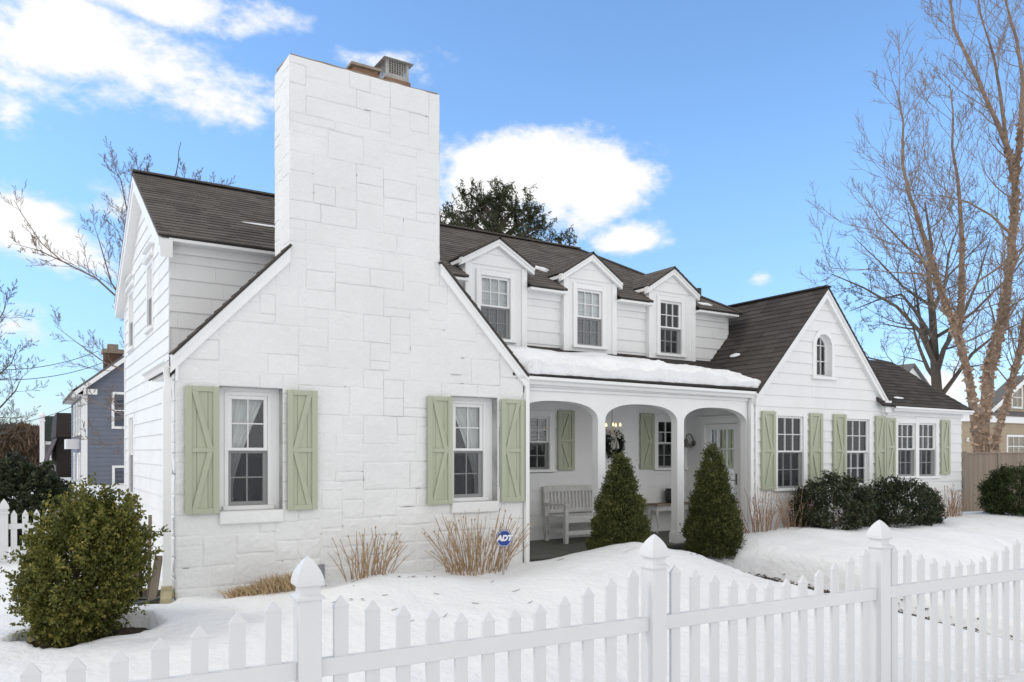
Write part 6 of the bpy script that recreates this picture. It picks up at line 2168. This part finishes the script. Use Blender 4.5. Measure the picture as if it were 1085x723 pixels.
# billows on the sky: warped noise over the direction
mp = nd('ShaderNodeMapping'); mp.inputs['Scale'].default_value = (1., 1., 1.7); lk(tc.outputs['Generated'], mp.inputs[0])
nz = nd('ShaderNodeTexNoise'); nz.inputs['Scale'].default_value = 11.; nz.inputs['Detail'].default_value = 10.; nz.inputs['Roughness'].default_value = .58; nz.inputs['Distortion'].default_value = .25
lk(mp.outputs[0], nz.inputs['Vector'])
nz2 = nd('ShaderNodeTexNoise'); nz2.inputs['Scale'].default_value = 24.; nz2.inputs['Detail'].default_value = 9.; nz2.inputs['Roughness'].default_value = .6
lk(mp.outputs[0], nz2.inputs['Vector'])
CLOUDS = [ # px, py, rx, ry (photo pixels), strength
    (70, 50, 150, 62, 1.), (215, 100, 95, 36, .75), (160, 75, 110, 42, .72), (190, 6, 150, 26, .9), (10, 118, 36, 26, .6), (30, 240, 62, 44, 1.), (75, 275, 75, 24, .55), (128, 222, 40, 26, .45),
    (570, 182, 124, 52, 1.5), (625, 190, 84, 50, 1.3), (520, 225, 75, 44, .9), (600, 225, 80, 36, .6), (668, 252, 46, 22, 1.1), (400, 64, 72, 20, .5), (975, 415, 70, 34, .8), (15, 345, 46, 24, .35), (810, 296, 14, 9, .3), (900, 425, 60, 16, .35)]
best = None
for (px, py, rx, ry, st) in CLOUDS:
    a0, e0 = sphere(px, py)
    c0 = math.cos(math.atan((px - CX) / FPX)) ** 2
    ra, re = rx / FPX * c0, ry / FPX * math.sqrt(c0)
    dx = mth('MULTIPLY', mth('SUBTRACT', az, a0), 1 / ra); dy = mth('MULTIPLY', mth('SUBTRACT', el, e0), 1 / re)
    d = mth('SQRT', mth('ADD', mth('MULTIPLY', dx, dx), mth('MULTIPLY', dy, dy)))
    v = mth('MULTIPLY', mth('SUBTRACT', 1.08, d), st)
    best = v if best is None else mth('SMOOTH_MAX', best, v, .12)
# broad overcast added out of view, behind the camera and overhead, lighting the fronts
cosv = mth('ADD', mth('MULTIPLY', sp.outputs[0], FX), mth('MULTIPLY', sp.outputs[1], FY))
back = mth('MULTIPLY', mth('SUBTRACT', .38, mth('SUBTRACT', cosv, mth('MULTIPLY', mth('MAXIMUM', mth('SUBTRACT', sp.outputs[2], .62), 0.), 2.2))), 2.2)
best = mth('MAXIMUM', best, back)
fb = mth('ADD', mth('MULTIPLY', mth('SUBTRACT', nz.outputs['Fac'], .5), 2.1), mth('MULTIPLY', mth('SUBTRACT', nz2.outputs['Fac'], .5), 1.35))
den = mth('ADD', mth('MULTIPLY', best, 1.15), fb)
mr = nd('ShaderNodeMapRange', interpolation_type='SMOOTHSTEP'); mr.inputs['From Min'].default_value = .0; mr.inputs['From Max'].default_value = .76
lk(den, mr.inputs['Value'])
mask = mth('MULTIPLY', mr.outputs[0], mth('MINIMUM', mth('MAXIMUM', mth('MULTIPLY', mth('ADD', best, .28), 3.5), 0.), 1.))
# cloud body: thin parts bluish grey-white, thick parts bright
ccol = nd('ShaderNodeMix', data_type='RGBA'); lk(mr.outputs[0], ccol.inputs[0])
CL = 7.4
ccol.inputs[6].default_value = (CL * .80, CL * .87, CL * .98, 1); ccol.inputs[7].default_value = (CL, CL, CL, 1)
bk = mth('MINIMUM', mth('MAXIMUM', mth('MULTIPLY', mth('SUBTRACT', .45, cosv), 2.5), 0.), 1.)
fill_gain = mth('SUBTRACT', 1., mth('MULTIPLY', bk, mth('SUBTRACT', mth('MULTIPLY', mth('MAXIMUM', sp.outputs[2], 0.), .62), .42)))  # brightens the added unseen clouds low down, filling porch and front walls
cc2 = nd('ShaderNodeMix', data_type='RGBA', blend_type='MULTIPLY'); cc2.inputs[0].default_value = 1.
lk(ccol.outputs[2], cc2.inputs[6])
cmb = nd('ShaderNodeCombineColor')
for i_ in range(3): lk(fill_gain, cmb.inputs[i_])
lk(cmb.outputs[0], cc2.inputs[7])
grad = nd('ShaderNodeMix', data_type='RGBA', blend_type='MULTIPLY'); grad.inputs[0].default_value = 1.
lk(sky.outputs[0], grad.inputs[6]); grad.inputs[7].default_value = (SKY_TINT[0], SKY_TINT[1], SKY_TINT[2], 1)
hz = mth('POWER', mth('MAXIMUM', mth('SUBTRACT', 1., mth('MULTIPLY', mth('ABSOLUTE', el), 2.6)), 0.), 1.6)
hmix = nd('ShaderNodeMix', data_type='RGBA'); lk(hz, hmix.inputs[0]); hmix.inputs[6].default_value = (1, 1, 1, 1); hmix.inputs[7].default_value = (.56, .54, .64, 1)
gr2 = nd('ShaderNodeMix', data_type='RGBA', blend_type='MULTIPLY'); gr2.inputs[0].default_value = 1.; lk(grad.outputs[2], gr2.inputs[6]); lk(hmix.outputs[2], gr2.inputs[7])
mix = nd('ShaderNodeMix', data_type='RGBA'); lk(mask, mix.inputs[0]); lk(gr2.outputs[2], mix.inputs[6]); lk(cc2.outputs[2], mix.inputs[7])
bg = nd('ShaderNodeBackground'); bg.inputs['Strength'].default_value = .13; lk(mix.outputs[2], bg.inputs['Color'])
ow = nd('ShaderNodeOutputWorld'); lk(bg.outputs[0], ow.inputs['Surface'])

sl = bpy.data.lights.new('sun', 'SUN'); sl.energy = .85; sl.angle = rad(16); sl.color = (1., .96, .90)
so = bpy.data.objects.new('sun', sl); COL.objects.link(so)
dv = Vector((math.sin(rad(SUN_AZ)) * math.cos(rad(SUN_EL)), math.cos(rad(SUN_AZ)) * math.cos(rad(SUN_EL)), math.sin(rad(SUN_EL))))
so.rotation_euler = (-dv).to_track_quat('-Z', 'Y').to_euler()
so.location = (-10, -5, 20)

cd = bpy.data.cameras.new('camera'); cam = bpy.data.objects.new('camera', cd); COL.objects.link(cam)
cam.location = (0, 0, CAM_H)
cam.rotation_euler = (rad(90), 0, -math.atan2(FX, FY))
cd.sensor_width = 36.; cd.lens = FPX / 1085 * 36
cd.shift_y = (HY - 361.5) / 1085
cd.clip_end = 3000; cd.clip_start = .05
SC.camera = cam
SC.view_settings.view_transform = 'Standard'; SC.view_settings.look = 'None'; SC.view_settings.gamma = 1.; SC.view_settings.use_curve_mapping = False
SC.view_settings.exposure = .10
SC.render.engine = 'CYCLES'
SC.cycles.use_denoising = True
SC.cycles.max_bounces = 8; SC.cycles.transparent_max_bounces = 16
